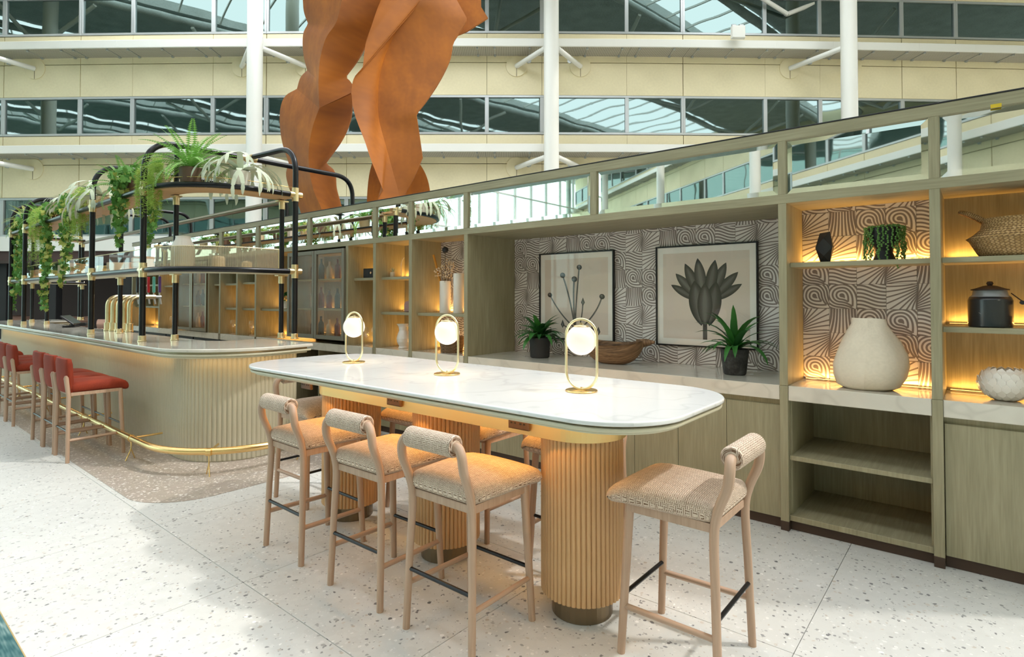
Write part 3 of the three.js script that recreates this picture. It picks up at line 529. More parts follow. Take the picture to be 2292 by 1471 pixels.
// cabinets under the worktop
{
  const dW = (3.84 - 1.02) / 8;
  const post = (c, x, b) => { mesh('side_panel', box(x, x + 0.05, 0.06, CT - 0.001, b, FZ, 0.002), M.unit, c); mesh('foot', box(x, x + 0.05, 0.001, 0.06, -4.2, FZ, 0.001), M.plinth, c, 'dark bronze foot'); };
  for (let k = 0; k < 4; k++) {
    const x = -1.02 - k * 2 * dW, lab = ['olive oak double-door cabinet next to the open cabinet', 'olive oak double-door cabinet, second from the open cabinet', 'olive oak double-door cabinet, third from the open cabinet', 'olive oak double-door cabinet under the left framed print'][k];
    const c = thing('base_cabinet', lab, 'cabinet', [0, 0, 0], 0, 'cabinets under the worktop');
    mesh('body', box(x - 2 * dW + 0.001, x - 0.001, 0.065, 0.838, BACK + 0.05, -4.03, 0.001), M.unit, c);
    for (let q = 0; q < 2; q++) mesh('door', box(x - (q + 1) * dW + 0.0015, x - q * dW - 0.0015, 0.068, 0.802, -4.029, -4.008, 0.0015), M.unit, c);
    if (k === 3) post(c, -3.89, -4.74);
    mesh('plinth', box(x - 2 * dW + 0.001, x - 0.001, 0.001, 0.064, BACK + 0.05, -4.03, 0.001), M.plinth, c);
  }
  const one = (x0, x1, label) => { const c = thing('base_cabinet', label, 'cabinet'); mesh('body', box(x0 + 0.001, x1 - 0.001, 0.065, 0.838, -4.6, -4.03, 0.001), M.unit, c); mesh('door', box(x0 + 0.004, x1 - 0.002, 0.068, 0.802, -4.029, -4.008, 0.0015), M.unit, c); mesh('plinth', box(x0 + 0.001, x1 - 0.001, 0.001, 0.064, -4.6, -4.03, 0.001), M.plinth, c); post(c, x0 - 0.05, -4.6); if (x1 > 0) post(c, x1, -4.6); };
  one(-0.17, 0.62, 'olive oak single-door cabinet under the white faceted bowl'); one(-4.66, -3.9, 'olive oak cabinet under the tall cylinder vases'); one(-5.28, -4.72, 'olive oak cabinet under the white pitcher');
  const oc = thing('open_cabinet', 'open two-shelf cabinet under the big cream vase', 'cabinet');
  mesh('back_panel', box(-0.97, -0.22, 0.065, 0.838, -4.66, -4.64, 0), M.unit, oc);
  for (const [y0, y1] of [[0.065, 0.1], [0.455, 0.485]]) mesh('shelf', box(-0.969, -0.221, y0, y1, -4.639, -4.0, 0.002), M.unit, oc);
  for (const x of [-0.97, -0.232]) mesh('side_panel', box(x, x + 0.012, 0.1, 0.838, -4.64, -4.03, 0.001), M.unit, oc);
  post(oc, -1.02, -4.66);
  mesh('plinth', box(-0.969, -0.221, 0.001, 0.064, -4.6, -4.03, 0.001), M.plinth, oc);
  // dark open niches behind the bar
  const nc = thing('glass_rack_cabinet', 'dark open cabinet with stemware hanging below the worktop', 'cabinet');
  mesh('back_panel', box(-13.2, -5.345, 0.065, 0.838, -4.7, -4.68, 0), M.carcass, nc); mesh('base', box(-13.2, -5.345, 0.001, 0.1, -4.68, -4.02, 0.001), M.carcass, nc);
  mesh('shelf', box(-13.2, -5.346, 0.6, 0.63, -4.68, -4.03, 0.002), M.unit, nc);
  for (const x of [-5.36, -6.5, -7.2, -8.1, -9.25, -10.3, -11.5, -13.2]) mesh('side_panel', box(x, x + 0.014, 0.1, 0.838, -4.68, -4.02, 0.001), M.unit, nc);
  for (const [a, b] of [[-8.08, -7.22], [-9.23, -8.12], [-10.28, -9.27], [-11.48, -10.32], [-13.18, -11.52]]) { const d = mesh('drawer_front', box(a, b, 0.64, 0.835, -4.03, -4.01, 0.002), M.blackMatt, nc); for (let x = a + 0.2; x < b; x += 0.45) mesh('handle', box(x, x + 0.09, 0.77, 0.795, -4.01, -3.995, 0.002), M.alu, d); mesh('drawer_front', box(a, b, 0.11, 0.59, -4.03, -4.01, 0.002), M.blackMatt, nc); }
}
{
  const c = thing('countertop', 'long pale stone worktop running along the shelving wall', 'worktop');
  const cuts = [[-0.169, 0.619, -4.43], [-0.969, -0.221, -4.66], [-3.839, -1.021, -4.71], [-4.659, -3.901, -4.41], [-5.279, -4.721, -4.41], [-8.059, -5.346, -4.7], [-9.219, -8.111, -4.41], [-13.199, -9.301, -4.7]];
  for (const [a, b, z] of cuts) mesh('stone_slab', box(a, b, 0.84, CT, z, -3.984, 0.003), M.stone, c);
}
// header with bevelled mirrors
{
  const h = thing('mirror_header', 'row of edge-cut mirrors above the shelving wall', 'header');
  mesh('lower_rail', box(-13.25, 0.67, 2.12, 2.18, BACK, FZ + 0.001, 0.002), M.unitH, h); mesh('upper_rail', box(-13.25, 0.67, 2.53, 2.598, BACK, FZ + 0.001, 0.002), M.unitH, h);
  struct('wall_shelving', box(-13.25, 0.67, 0, 2.53, BACK - 0.02, BACK - 0.001, 0), M.unit, 'plain rear panel closing the shelving wall', 'wall');
  mesh('cap', box(-13.25, 0.67, 2.598, 2.606, BACK, FZ + 0.004, 0.001), M.blackMatt, h);
  const spans = [[-0.17, 0.62], [-0.97, -0.22], [-2.395, -1.02], [-3.84, -2.455], [-4.66, -3.9], [-5.28, -4.72], [-6.645, -5.345], [-8.0, -6.72], [-8.59, -8.09], [-9.19, -8.69], [-10.5, -9.29], [-12.3, -10.6], [-13.2, -12.42]];
  for (let i = 0; i < spans.length - 1; i++) mesh('divider', box(spans[i + 1][1], spans[i][0], 2.18, 2.53, -4.05, FZ, 0.002), M.unit, h); mesh('divider', box(0.62, 0.67, 2.18, 2.53, -4.05, FZ, 0.002), M.unit, h);
  mesh('yellow_tag', cbox(0.075, 2.533, FZ + 0.002, 0.045, 0.02, 0.002, 0), std({ color: '#d8b92c', roughness: 0.6 }), h, 'small yellow sticker');
  for (const [a, b] of spans) {
    const e = 0.034, z1 = -3.996, z0 = -3.9985, y0 = 2.18, y1 = 2.53;
    const m = mesh('mirror', box(a + e, b - e, y0 + e, y1 - e, z1 - 0.006, z1, 0), M.mirror, h);
    const pos = [], q = (p) => pos.push(...p[0], ...p[1], ...p[2], ...p[0], ...p[2], ...p[3]);
    q([[a, y0, z0], [b, y0, z0], [b - e, y0 + e, z1], [a + e, y0 + e, z1]]); q([[a, y1, z0], [a + e, y1 - e, z1], [b - e, y1 - e, z1], [b, y1, z0]]); q([[a, y0, z0], [a + e, y0 + e, z1], [a + e, y1 - e, z1], [a, y1, z0]]); q([[b, y0, z0], [b, y1, z0], [b - e, y1 - e, z1], [b - e, y0 + e, z1]]);
    const g = new THREE.BufferGeometry(); g.setAttribute('position', new THREE.Float32BufferAttribute(pos, 3)); g.computeVertexNormals(); g.setAttribute('uv', new THREE.Float32BufferAttribute(new Float32Array(pos.length / 3 * 2), 2));
    mesh('bevel', g, M.mirror, m);
  }
}
// glass-door cabinet and bronze fridge
const reededPane = (w, h, pitch = 0.012) => { const n = Math.round(w / pitch) * 4, g = new THREE.PlaneGeometry(w, h, n, 1), p = g.attributes.position; for (let i = 0; i < p.count; i++) p.setZ(i, Math.abs(Math.sin(p.getX(i) / pitch * Math.PI)) * 0.003); g.computeVertexNormals(); return plain(g); };
function glassCabinet(name, label, cat, x0, x1, y0, y1, fm, shelves) {
  const t = thing(name, label, cat), mid = (x0 + x1) / 2;
  mesh('body', merge([box(x0, x0 + 0.02, y0, y1, -4.5, -3.99, 0), box(x1 - 0.02, x1, y0, y1, -4.5, -3.99, 0), box(x0, x1, y0, y1, -4.52, -4.5, 0), box(x0, x1, y0, y0 + 0.02, -4.5, -3.99, 0), box(x0, x1, y1 - 0.02, y1, -4.5, -3.99, 0)]), M.unit, t);
  for (const y of shelves) mesh('shelf', box(x0 + 0.02, x1 - 0.02, y, y + 0.02, -4.5, -4.05, 0.001), M.unit, t);
  led(t, x0 + 0.05, x1 - 0.05, y0 + 0.035, -4.46, 45); for (const y of shelves) led(t, x0 + 0.05, x1 - 0.05, y + 0.03, -4.47, 30);
  for (const [a, b] of [[x0, mid - 0.004], [mid + 0.004, x1]]) {
    const f = 0.05, d = mesh('door', merge([box(a, a + f, y0, y1, -3.985, -3.955, 0.003), box(b - f, b, y0, y1, -3.985, -3.955, 0.003), box(a + f, b - f, y0, y0 + f, -3.985, -3.955, 0.003), box(a + f, b - f, y1 - f, y1, -3.985, -3.955, 0.003)]), fm, t);
    mesh('reeded_glass', at(reededPane(b - a - 2 * f, y1 - y0 - 2 * f), (a + b) / 2, (y0 + y1) / 2, -3.972), M.reeded, d);
  }
  return t;
}
glassCabinet('display_cabinet', 'grey-framed cabinet with two reeded glass doors', 'cabinet', -7.16, -5.862, 0.985, 2.095, M.cabinetFrame, [1.34, 1.72]);
glassCabinet('bottle_fridge', 'bronze-framed fridge with two tall reeded glass doors behind the bar', 'fridge', -10.9, -9.68, 0.945, 2.1, M.bronze, [1.34, 1.72]);
// bottles and boxes inside the glass-door cabinets
{
  const prof = (r, h) => [[0, 0], [r, 0.003], [r, h * 0.6], [r * 0.9, h * 0.68], [r * 0.36, h * 0.78], [r * 0.34, h * 0.97], [r * 0.42, h * 0.975], [r * 0.42, h], [0, h]];
  const kinds = [['amber glass bottle', M.amberGlass], ['dark bottle', M.charcoal], ['cream label bottle', M.ceramic], ['red bottle', M.velvet]];
  let n = 0; for (const [a, b, lab] of [[-7.05, -5.95, 'behind the reeded cabinet doors'], [-10.8, -9.8, 'inside the bronze fridge']]) for (const y of [0.972, 1.362, 1.742]) for (let x = a; x < b; x += 0.19) { const k = kinds[n++ % 4]; solo('bottle', lathe(prof(0.038, 0.24 + 0.02 * (n % 3)), 14), k[1], `${k[0]} standing on a shelf ${lab}`, 'bottle', [x, y, -4.28], 0, 'bottles ' + lab); }
}
// ---------- framed prints ----------
function framed(x, y, label, draw) {
  const t = thing('framed_print', label, 'picture', [x, y, -4.7]), s = 0.43;
  mesh('frame', merge([box(-s, s, s - 0.012, s, 0, 0.032, 0.002), box(-s, s, -s, -s + 0.012, 0, 0.032, 0.002), box(-s, -s + 0.012, -s + 0.012, s - 0.012, 0, 0.032, 0.002), box(s - 0.012, s, -s + 0.012, s - 0.012, 0, 0.032, 0.002)]), M.black, t);
  const c = canvas(1024, 1024, (g) => { g.fillStyle = '#efece6'; g.fillRect(0, 0, 1024, 1024); g.fillStyle = '#ddd0c4'; g.fillRect(64, 64, 896, 896); draw(g); });
  const im = new THREE.CanvasTexture(c); im.colorSpace = THREE.SRGBColorSpace; im.magFilter = THREE.LinearFilter;
  const pg = plain(new THREE.PlaneGeometry(2 * s - 0.024, 2 * s - 0.024)); pg.translate(0, 0, 0.016); mesh('print', pg, std({ map: im, roughness: 0.8 }), t);
  const gg = plain(new THREE.PlaneGeometry(2 * s - 0.024, 2 * s - 0.024)); gg.translate(0, 0, 0.024); mesh('glazing', gg, M.pane, t);
}
reseed(21);
framed(-3.06, 1.52, 'black framed print of slender stems with round caps', (g) => {
  g.lineCap = 'round';
  const stem = (x0, y0, cx, cy, x1, y1, w, cap) => {
    for (let k = 0; k < 5; k++) { const v = 38 + k * 22; g.strokeStyle = col(v, v - 4, v - 8); g.lineWidth = w * (1 - k * 0.2); g.beginPath(); g.moveTo(x0 + k, y0); g.quadraticCurveTo(cx + k, cy, x1 + k, y1); g.stroke(); }
    for (let k = 0; k < 5; k++) { const v = 26 + k * 26; g.fillStyle = col(v, v - 4, v - 8); g.beginPath(); if (cap) g.ellipse(x1 - k * 2, y1 - k * 3, (w + 18) * (1 - k * 0.2), (w + 12) * (1 - k * 0.2), 0.2, 0, 7); else { g.moveTo(x1, y1 - 60 + k * 9); g.lineTo(x1 + 26 - k * 5, y1); g.lineTo(x1, y1 + 40 - k * 5); g.lineTo(x1 - 26 + k * 5, y1); } g.fill(); }
  };
  stem(520, 960, 500, 760, 570, 170, 18, 1); stem(510, 960, 470, 600, 330, 260, 20, 1); stem(520, 960, 470, 520, 500, 310, 22, 1); stem(515, 900, 300, 760, 140, 500, 16, 1); stem(525, 940, 800, 760, 880, 520, 18, 1);
  stem(540, 960, 610, 800, 620, 590, 16, 0); stem(505, 960, 420, 900, 330, 860, 14, 0); stem(560, 960, 700, 930, 760, 880, 14, 0); stem(700, 960, 760, 980, 830, 930, 12, 0);
});
framed(-1.78, 1.52, 'black framed print of a large dark seed-head flower', (g) => {
  const petal = (x, y, a, L, w, sh) => { g.save(); g.translate(x, y); g.rotate(a); for (let k = 0; k < 6; k++) { const v = sh - 26 + k * 15; g.fillStyle = col(v, v - 5, v - 10); const s = 1 - k * 0.15; g.beginPath(); g.moveTo(0, 0); g.bezierCurveTo(-w * s, -L * 0.3, -w * s * 0.9, -L * 0.75, 0, -L * (1 - k * 0.03)); g.bezierCurveTo(w * s * 0.9, -L * 0.75, w * s, -L * 0.3, 0, 0); g.fill(); } g.strokeStyle = col(40, 36, 32, 0.6); for (let i = -3; i <= 3; i++) { g.lineWidth = 1.5; g.beginPath(); g.moveTo(0, 0); g.quadraticCurveTo(i * w * 0.24, -L * 0.5, 0, -L * 0.96); g.stroke(); } g.restore(); };
  g.fillStyle = '#4a443e'; g.fillRect(494, 760, 44, 200);
  petal(440, 560, -1.05, 330, 60, 52); petal(600, 560, 1.05, 330, 60, 46); petal(450, 540, -0.75, 360, 70, 64); petal(590, 540, 0.78, 370, 70, 50);
  petal(470, 540, -0.42, 400, 80, 56); petal(560, 540, 0.45, 400, 80, 60); petal(500, 540, -0.14, 420, 84, 70); petal(545, 540, 0.2, 400, 84, 54);
  petal(480, 820, -0.16, 470, 130, 58); petal(560, 820, 0.16, 460, 120, 44); petal(516, 830, 0.0, 450, 110, 66);
});
// ---------- things standing on the shelves ----------
function strap(L, w, droop, lift, n = 7) {   // arching leaf with a folded midrib, growing along +z
  const pos = [], idx = [], uv = []; let y = 0, z = 0, a = lift;
  for (let i = 0; i <= n; i++) { const t = i / n, ww = w * Math.sin(Math.PI * Math.min(1, 0.12 + t * 0.88)) ** 0.7 * (t < 0.999 ? 1 : 0.05); pos.push(-ww / 2, y + ww * 0.16, z, 0, y, z, ww / 2, y + ww * 0.16, z); uv.push(0, t * L, w / 2, t * L, w, t * L); y += Math.sin(a) * L / n; z += Math.cos(a) * L / n; a -= droop / n; if (i < n) { const q = i * 3; idx.push(q, q + 1, q + 3, q + 3, q + 1, q + 4, q + 1, q + 2, q + 4, q + 4, q + 2, q + 5); } }
  const g = new THREE.BufferGeometry(); g.setAttribute('position', new THREE.Float32BufferAttribute(pos, 3)); g.setAttribute('uv', new THREE.Float32BufferAttribute(uv, 2)); g.setIndex(idx); g.computeVertexNormals(); return plain(g);
}
function potGeo(r0, r1, h, lip = 0.008) { return lathe([[0, 0.002], [r0 * 0.9, 0], [r0, 0.008], [r0 + (r1 - r0) * 0.5, h * 0.5], [r1, h - 0.004], [r1 - 0.003, h], [r1 - lip, h - 0.002], [r1 - lip - 0.004, h * 0.84], [0, h * 0.83]], 32); }
function tuftPlant(name, label, pos, potG, potM, h, leaves, seed) {
  reseed(seed); const t = thing(name, label, 'plant', pos); mesh('pot', potG, potM, t); mesh('soil', disc(potG.boundsR ?? 0.08, h * 0.8, h * 0.86, 20), M.soil, t);
  for (let i = 0; i < leaves.n; i++) { const k = i / leaves.n, L = rr(leaves.L[0], leaves.L[1]), g = strap(L, rr(leaves.w[0], leaves.w[1]), rr(0.7, 1.5) + (1 - k) * 0.8, 0.65 + k * 0.8 + rr(-0.1, 0.1)); const m = mesh('leaf', g, rnd() < 0.4 ? M.leafDark : M.leaf, t); m.position.y = h * 0.85; m.rotation.y = i * 2.4 + rr(-0.3, 0.3); }
  return t;
}
tuftPlant('potted_plant', 'bushy green strap-leaf plant in a smooth charcoal pot', [-3.25, CT, -4.36], potGeo(0.092, 0.1, 0.19), M.charcoal, 0.19, { n: 44, L: [0.22, 0.33], w: [0.045, 0.068] }, 31);
tuftPlant('potted_plant', 'sparse green strap-leaf plant in a rough slate pot', [-1.42, CT, -4.33], potGeo(0.08, 0.102, 0.19), M.potSlate, 0.19, { n: 30, L: [0.24, 0.42], w: [0.04, 0.06] }, 47);
{ // long dough bowl with a handle
  const b = thing('dough_bowl', 'long weathered brown wooden bowl with pointed handle', 'bowl', [-2.46, CT, -4.36], 0.12);
  const n = 40, m = 12, pos = [], idx = [], uv = [];
  const P = (i, j, inner) => { const a = i / n * Math.PI * 2, t = j / m, s = Math.sin(t * Math.PI / 2), ca = Math.cos(a), sa = Math.sin(a); const ex = 0.27 * Math.sign(ca) * Math.abs(ca) ** 0.8, ez = 0.135 * sa; let y = (1 - Math.cos(t * Math.PI / 2)) * 0.165 + 0.035 * t * ca * ca * (ca > 0 ? 1.15 : 1); return [ex * (0.35 + 0.65 * s) * (inner ? 0.93 : 1) * (j || inner ? 1 : 1), inner ? 0.022 + y * 0.88 + 0.012 * t : y, ez * (0.3 + 0.7 * s) * (inner ? 0.9 : 1)]; };
  for (const inner of [0, 1]) for (let j = 0; j <= m; j++) for (let i = 0; i <= n; i++) { const p = P(i, j, inner); pos.push(...p); uv.push(p[0], p[1] + p[2]); }
  const o = (m + 1) * (n + 1); for (const k of [0, 1]) for (let j = 0; j < m; j++) for (let i = 0; i < n; i++) { const a = k * o + j * (n + 1) + i, c = a + n + 1; idx.push(a, c, a + 1, a + 1, c, c + 1); }
  for (let i = 0; i < n; i++) { const a = m * (n + 1) + i, c = o + a; idx.push(a, a + 1, c, c, a + 1, c + 1); }
  for (const k of [0, 1]) { const c = pos.length / 3; pos.push(0, k ? 0.022 : 0, 0); uv.push(0, 0); for (let i = 0; i < n; i++) idx.push(c, k * o + i, k * o + i + 1); }
  const g = new THREE.BufferGeometry(); g.setAttribute('position', new THREE.Float32BufferAttribute(pos, 3)); g.setAttribute('uv', new THREE.Float32BufferAttribute(uv, 2)); g.setIndex(idx); g.computeVertexNormals();
  mesh('bowl_body', plain(g), std({ ...M.bowl, side: THREE.DoubleSide, map: M.bowl.map, bumpMap: M.bowl.bumpMap, bumpScale: 0.002, roughness: 0.75 }), b);
  mesh('handle', tube([[0.22, 0.175, 0], [0.3, 0.195, 0], [0.37, 0.2, 0]], (t) => 0.034 * (1 - t) ** 0.7 + 0.01, 12, false, 0.5), M.bowl, b);
}
{ // big lumpy vase
  const g = new THREE.LatheGeometry([[0, 0], [0.13, 0], [0.165, 0.02], [0.195, 0.08], [0.205, 0.15], [0.19, 0.22], [0.155, 0.3], [0.118, 0.36], [0.095, 0.405], [0.092, 0.44], [0.084, 0.44], [0.08, 0.4], [0.08, 0.3], [0, 0.2]].map(([r, y]) => new THREE.Vector2(r, y)), 40), p = g.attributes.position;
  for (let i = 0; i < p.count; i++) { const x = p.getX(i), y = p.getY(i), z = p.getZ(i), k = 1 + 0.1 * perlin.noise(x * 8, y * 7, z * 8) + 0.035 * perlin.noise(x * 22, y * 22, z * 22); p.setXYZ(i, x * k + 0.02 * Math.sin(y * 5), y * (1 + 0.03 * perlin.noise(x * 5, 2, z * 5)), z * k * 0.82); }
  g.computeVertexNormals(); solo('clay_vase', plain(g), M.plaster, 'large lumpy cream clay vase on the worktop before striped tiles', 'vase', [-0.56, CT, -4.19]);
}
{ // faceted black sculpture
  const g = new THREE.IcosahedronGeometry(0.066, 0), p = g.attributes.position; for (let i = 0; i < p.count; i++) { const x = p.getX(i), y = p.getY(i), z = p.getZ(i), k = 1 + 0.22 * perlin.noise(x * 19 + 3, y * 19, z * 19); p.setXYZ(i, x * k * 0.85, y * k * 1.75, z * k * 0.8); }
  g.computeVertexNormals(); g.computeBoundingBox(); g.translate(0, -g.boundingBox.min.y, 0); solo('faceted_ornament', plain(g), M.charcoal, 'faceted black stone ornament on the shelf above the cream vase', 'ornament', [-0.79, 1.735, -4.2]);
}
{ // black footed planter with trailing beads
  const t = thing('trailing_planter', 'black footed planter with trailing string of green beads', 'plant', [-0.46, 1.735, -4.2]);
  mesh('planter', lathe([[0, 0], [0.055, 0], [0.06, 0.01], [0.045, 0.05], [0.05, 0.075], [0.085, 0.12], [0.092, 0.2], [0.086, 0.205], [0.08, 0.19], [0, 0.18]], 30), M.blackMatt, t);
  reseed(61); const sph = plain(new THREE.IcosahedronGeometry(0.0065, 0)), list = []; for (let k = 0; k < 34; k++) { const a = k / 34 * 6.28 + rr(-0.1, 0.1), L = rr(0.07, 0.26), r = 0.094; for (let s = 0; s < L; s += 0.011) { const out = r + 0.01 + 0.004 * Math.sin(s * 60 + k); list.push(at(sph, Math.cos(a) * out + rr(-0.006, 0.006), 0.205 - s, Math.sin(a) * out + rr(-0.006, 0.006))); } } for (let k = 0; k < 120; k++) { const a = rnd() * 6.28, r = Math.sqrt(rnd()) * 0.095; list.push(at(sph, Math.cos(a) * r, 0.205 + rr(0, 0.012), Math.sin(a) * r)); }
  const bd = mesh('bead_strands', merge(list), M.bead, t); bd.userData.kind = 'stuff';
}
{ // belly basket
  const t = thing('belly_basket', 'woven seagrass belly basket with rope handle', 'basket', [0.2, 1.735, -4.22]);
  const g = lathe([[0, 0], [0.2, 0], [0.215, 0.02], [0.25, 0.09], [0.265, 0.105], [0.235, 0.125], [0.2, 0.16], [0.19, 0.2], [0.2, 0.215], [0.19, 0.218], [0.175, 0.2], [0.18, 0.15], [0, 0.05]], 44); g.scale(1, 1, 0.72); mesh('basket_body', g, M.seagrass, t);
  for (const s of [-1, 1]) mesh('rope_handle', tube(bend([[s * 0.17, 0.2, 0.03], [s * 0.24, 0.25, 0.05], [s * 0.3, 0.27, 0.02], [s * 0.24, 0.245, -0.03], [s * 0.18, 0.2, -0.04]], 0.05, 5), 0.012, 8), M.seagrass, t);
}
{ // enamel churn
  const t = thing('enamel_churn', 'chipped black enamel milk churn with lid and wire handle', 'churn', [0.04, 1.341, -4.2]);
  mesh('churn_body', lathe([[0, 0], [0.095, 0], [0.1, 0.006], [0.1, 0.15], [0.092, 0.17], [0, 0.17]], 36), M.enamel, t); mesh('neck', lathe([[0.092, 0.168], [0.08, 0.18], [0.076, 0.205], [0.078, 0.21], [0, 0.21]], 36), M.enamelGrey, t);
  const l = mesh('lid', lathe([[0, 0.236], [0.03, 0.232], [0.07, 0.216], [0.086, 0.212], [0.086, 0.206], [0, 0.206]], 36), M.rustLid, t); mesh('knob', lathe([[0.01, 0.232], [0.016, 0.245], [0.012, 0.256], [0, 0.258]], 16), M.rustLid, l);
  mesh('wire_handle', tube(bend([[0.09, 0.19, 0], [0.13, 0.15, 0.02], [0.14, 0.145, 0.02]], 0.01, 3), 0.003, 6), M.rustLid, t); mesh('grip', rod([0.135, 0.138, -0.02], [0.135, 0.138, 0.05], 0.011, 10), M.blackMatt, t);
  solo('wooden_block', cbox(0, 0.03, 0, 0.07, 0.06, 0.06, 0.004), M.bowl, 'small brown wooden block beside the enamel churn', 'block', [0.235, 1.341, -4.2]);
}
{ // scaled white bowl: overlapping petals round a ball
  const t = thing('petal_bowl', 'round white bowl of overlapping faceted petals', 'bowl', [0.1, CT, -4.2]); reseed(71);
  mesh('bowl_body', lathe([[0, 0.004], [0.05, 0.002], [0.095, 0.04], [0.118, 0.09], [0.112, 0.135], [0.088, 0.165], [0.08, 0.16], [0.1, 0.1], [0, 0.03]], 32), M.ceramic, t);
  const shard = (() => { const s = new THREE.Shape([[0, -0.026], [0.017, -0.012], [0.019, 0.008], [0.004, 0.028], [-0.014, 0.018], [-0.019, -0.006]].map((p) => new THREE.Vector2(...p))); return plain(new THREE.ExtrudeGeometry(s, { depth: 0.003, bevelEnabled: true, bevelSize: 0.001, bevelThickness: 0.001, bevelSegments: 1 })); })();
  for (let j = 0; j < 6; j++) { const el = (-50 + j * 19) * D2R, n = Math.max(8, Math.round(20 * Math.cos(el))); for (let i = 0; i < n; i++) { const a = (i + (j % 2) / 2) / n * Math.PI * 2, R = 0.121; const m = mesh('petal', shard, M.ceramic, t); m.position.set(Math.sin(a) * Math.cos(el) * R, 0.093 + Math.sin(el) * 0.09, Math.cos(a) * Math.cos(el) * R); m.rotation.order = 'YXZ'; m.rotation.set(-el * 0.9 + 0.08, a + rr(-0.05, 0.05), rr(-0.3, 0.3)); } }
}
// narrow bays
const cyl = (r, h) => lathe([[0, 0], [r, 0], [r, h - 0.003], [r - 0.004, h], [r - 0.008, h - 0.003], [r - 0.008, 0.05], [0, 0.05]], 28);
solo('cylinder_vase', cyl(0.06, 0.34), M.ceramic, 'shorter white cylinder vase with dried stems', 'vase', [-4.4, 1.341, -4.22]);
solo('cylinder_vase', cyl(0.057, 0.415), M.ceramic, 'taller white cylinder vase next to the dried stems', 'vase', [-4.2, 1.341, -4.22]);
{
  const t = thing('dried_stems', 'dried flower stems and an orange stick in white vase', 'dried flowers', [-4.4, 1.41, -4.22]); reseed(81);
  mesh('orange_stick', tube([[0.02, 0, 0], [-0.12, 0.55, 0.06]], 0.012, 8), std({ color: '#c8862c', roughness: 0.8 }), t);
  const st = [], fl = [], b = plain(new THREE.IcosahedronGeometry(0.009, 0)); for (let i = 0; i < 16; i++) { const x = rr(-0.1, 0.14), z = rr(-0.08, 0.08), h = rr(0.32, 0.48); st.push(tube([[0, 0, 0], [x * 0.4, h * 0.6, z * 0.4], [x, h, z]], 0.0018, 5)); for (let q = 0; q < 7; q++) fl.push(at(b, x + rr(-0.03, 0.03), h + rr(-0.05, 0.03), z + rr(-0.03, 0.03))); }
  mesh('stems', merge(st), M.stem, t); const f = mesh('florets', merge(fl), M.potCream, t); f.userData.kind = 'stuff';
  mesh('thistle_head', at(plain(new THREE.IcosahedronGeometry(0.035, 1)), 0.02, 0.6, 0.02), M.charcoal, t); mesh('thistle_stem', tube([[0, 0, 0], [0.02, 0.6, 0.02]], 0.003, 5), M.stem, t);
}
{ const g = new THREE.CylinderGeometry(0.13, 0.115, 0.165, 24, 6), p = g.attributes.position; for (let i = 0; i < p.count; i++) { const k = 1 + 0.08 * perlin.noise(p.getX(i) * 20, p.getY(i) * 20, p.getZ(i) * 20); p.setX(i, p.getX(i) * k); p.setZ(i, p.getZ(i) * k); } g.translate(0, 0.083, 0); g.computeVertexNormals(); solo('bark_planter', plain(g), M.bark, 'rough bark-covered planter on the worktop under the vases', 'planter', [-4.26, CT, -4.18]); }
{
  const t = thing('pitcher', 'white ceramic pitcher with curved belly on the worktop', 'pitcher', [-5.03, CT, -4.18], 0.4);
  const g = lathe([[0, 0], [0.055, 0], [0.06, 0.008], [0.05, 0.02], [0.075, 0.07], [0.08, 0.11], [0.066, 0.16], [0.05, 0.2], [0.052, 0.24], [0.064, 0.272], [0.058, 0.272], [0.045, 0.22], [0, 0.1]], 32), p = g.attributes.position; for (let i = 0; i < p.count; i++) if (p.getY(i) > 0.22 && p.getX(i) < 0) p.setX(i, p.getX(i) * (1 + (p.getY(i) - 0.22) * 6)); g.computeVertexNormals(); mesh('pitcher_body', g, M.ceramic, t); mesh('handle', tube(bend([[0.05, 0.25, 0], [0.12, 0.25, 0], [0.12, 0.12, 0], [0.07, 0.09, 0]], 0.05, 5), 0.009, 8), M.ceramic, t);
}
solo('rounded_block', lathe([[0, 0], [0.055, 0], [0.06, 0.01], [0.06, 0.09], [0.045, 0.12], [0, 0.128]], 24), std({ color: '#a98a86', roughness: 0.7 }), 'small mauve rounded jar on the shelf above the pitcher', 'jar', [-5.0, 1.341, -4.24]);
{ const t = thing('bud_vase', 'slim clear glass bud vase with one curled stem', 'vase', [-5.1, 1.736, -4.2]); mesh('glass', lathe([[0, 0], [0.02, 0], [0.02, 0.004], [0.01, 0.02], [0.009, 0.12], [0.016, 0.15]], 14), M.crystal, t); mesh('curled_stem', tube(bend([[0, 0.01, 0], [0, 0.15, 0], [0.02, 0.2, 0], [0.05, 0.22, 0]], 0.04, 5), 0.005, 6), M.potCream, t); }
{ const t = thing('small_succulent', 'tiny spiky succulent in a pale cup on narrow shelf', 'plant', [-5.21, 1.736, -4.17]); mesh('cup', cyl(0.032, 0.06), M.potCream, t); for (let i = 0; i < 12; i++) { const m = mesh('leaf', strap(0.07, 0.009, 0.4, 0.7 + (i % 3) * 0.3, 3), M.stag, t); m.position.y = 0.055; m.rotation.y = i * 2.4; } }
{ const t = thing('black_radio', 'small black box radio on the shelf near glass cabinet', 'radio', [-5.62, 1.736, -4.18]); mesh('case', cbox(0, 0.057, 0, 0.19, 0.114, 0.11, 0.006), M.blackMatt, t); mesh('speaker_grille', cbox(-0.03, 0.057, 0.056, 0.1, 0.08, 0.004, 0.001), M.charcoal, t); mesh('dial', at(disc(0.014, 0, 0.008, 14), 0.06, 0.06, 0.055, 0, Math.PI / 2), M.copper, t); }
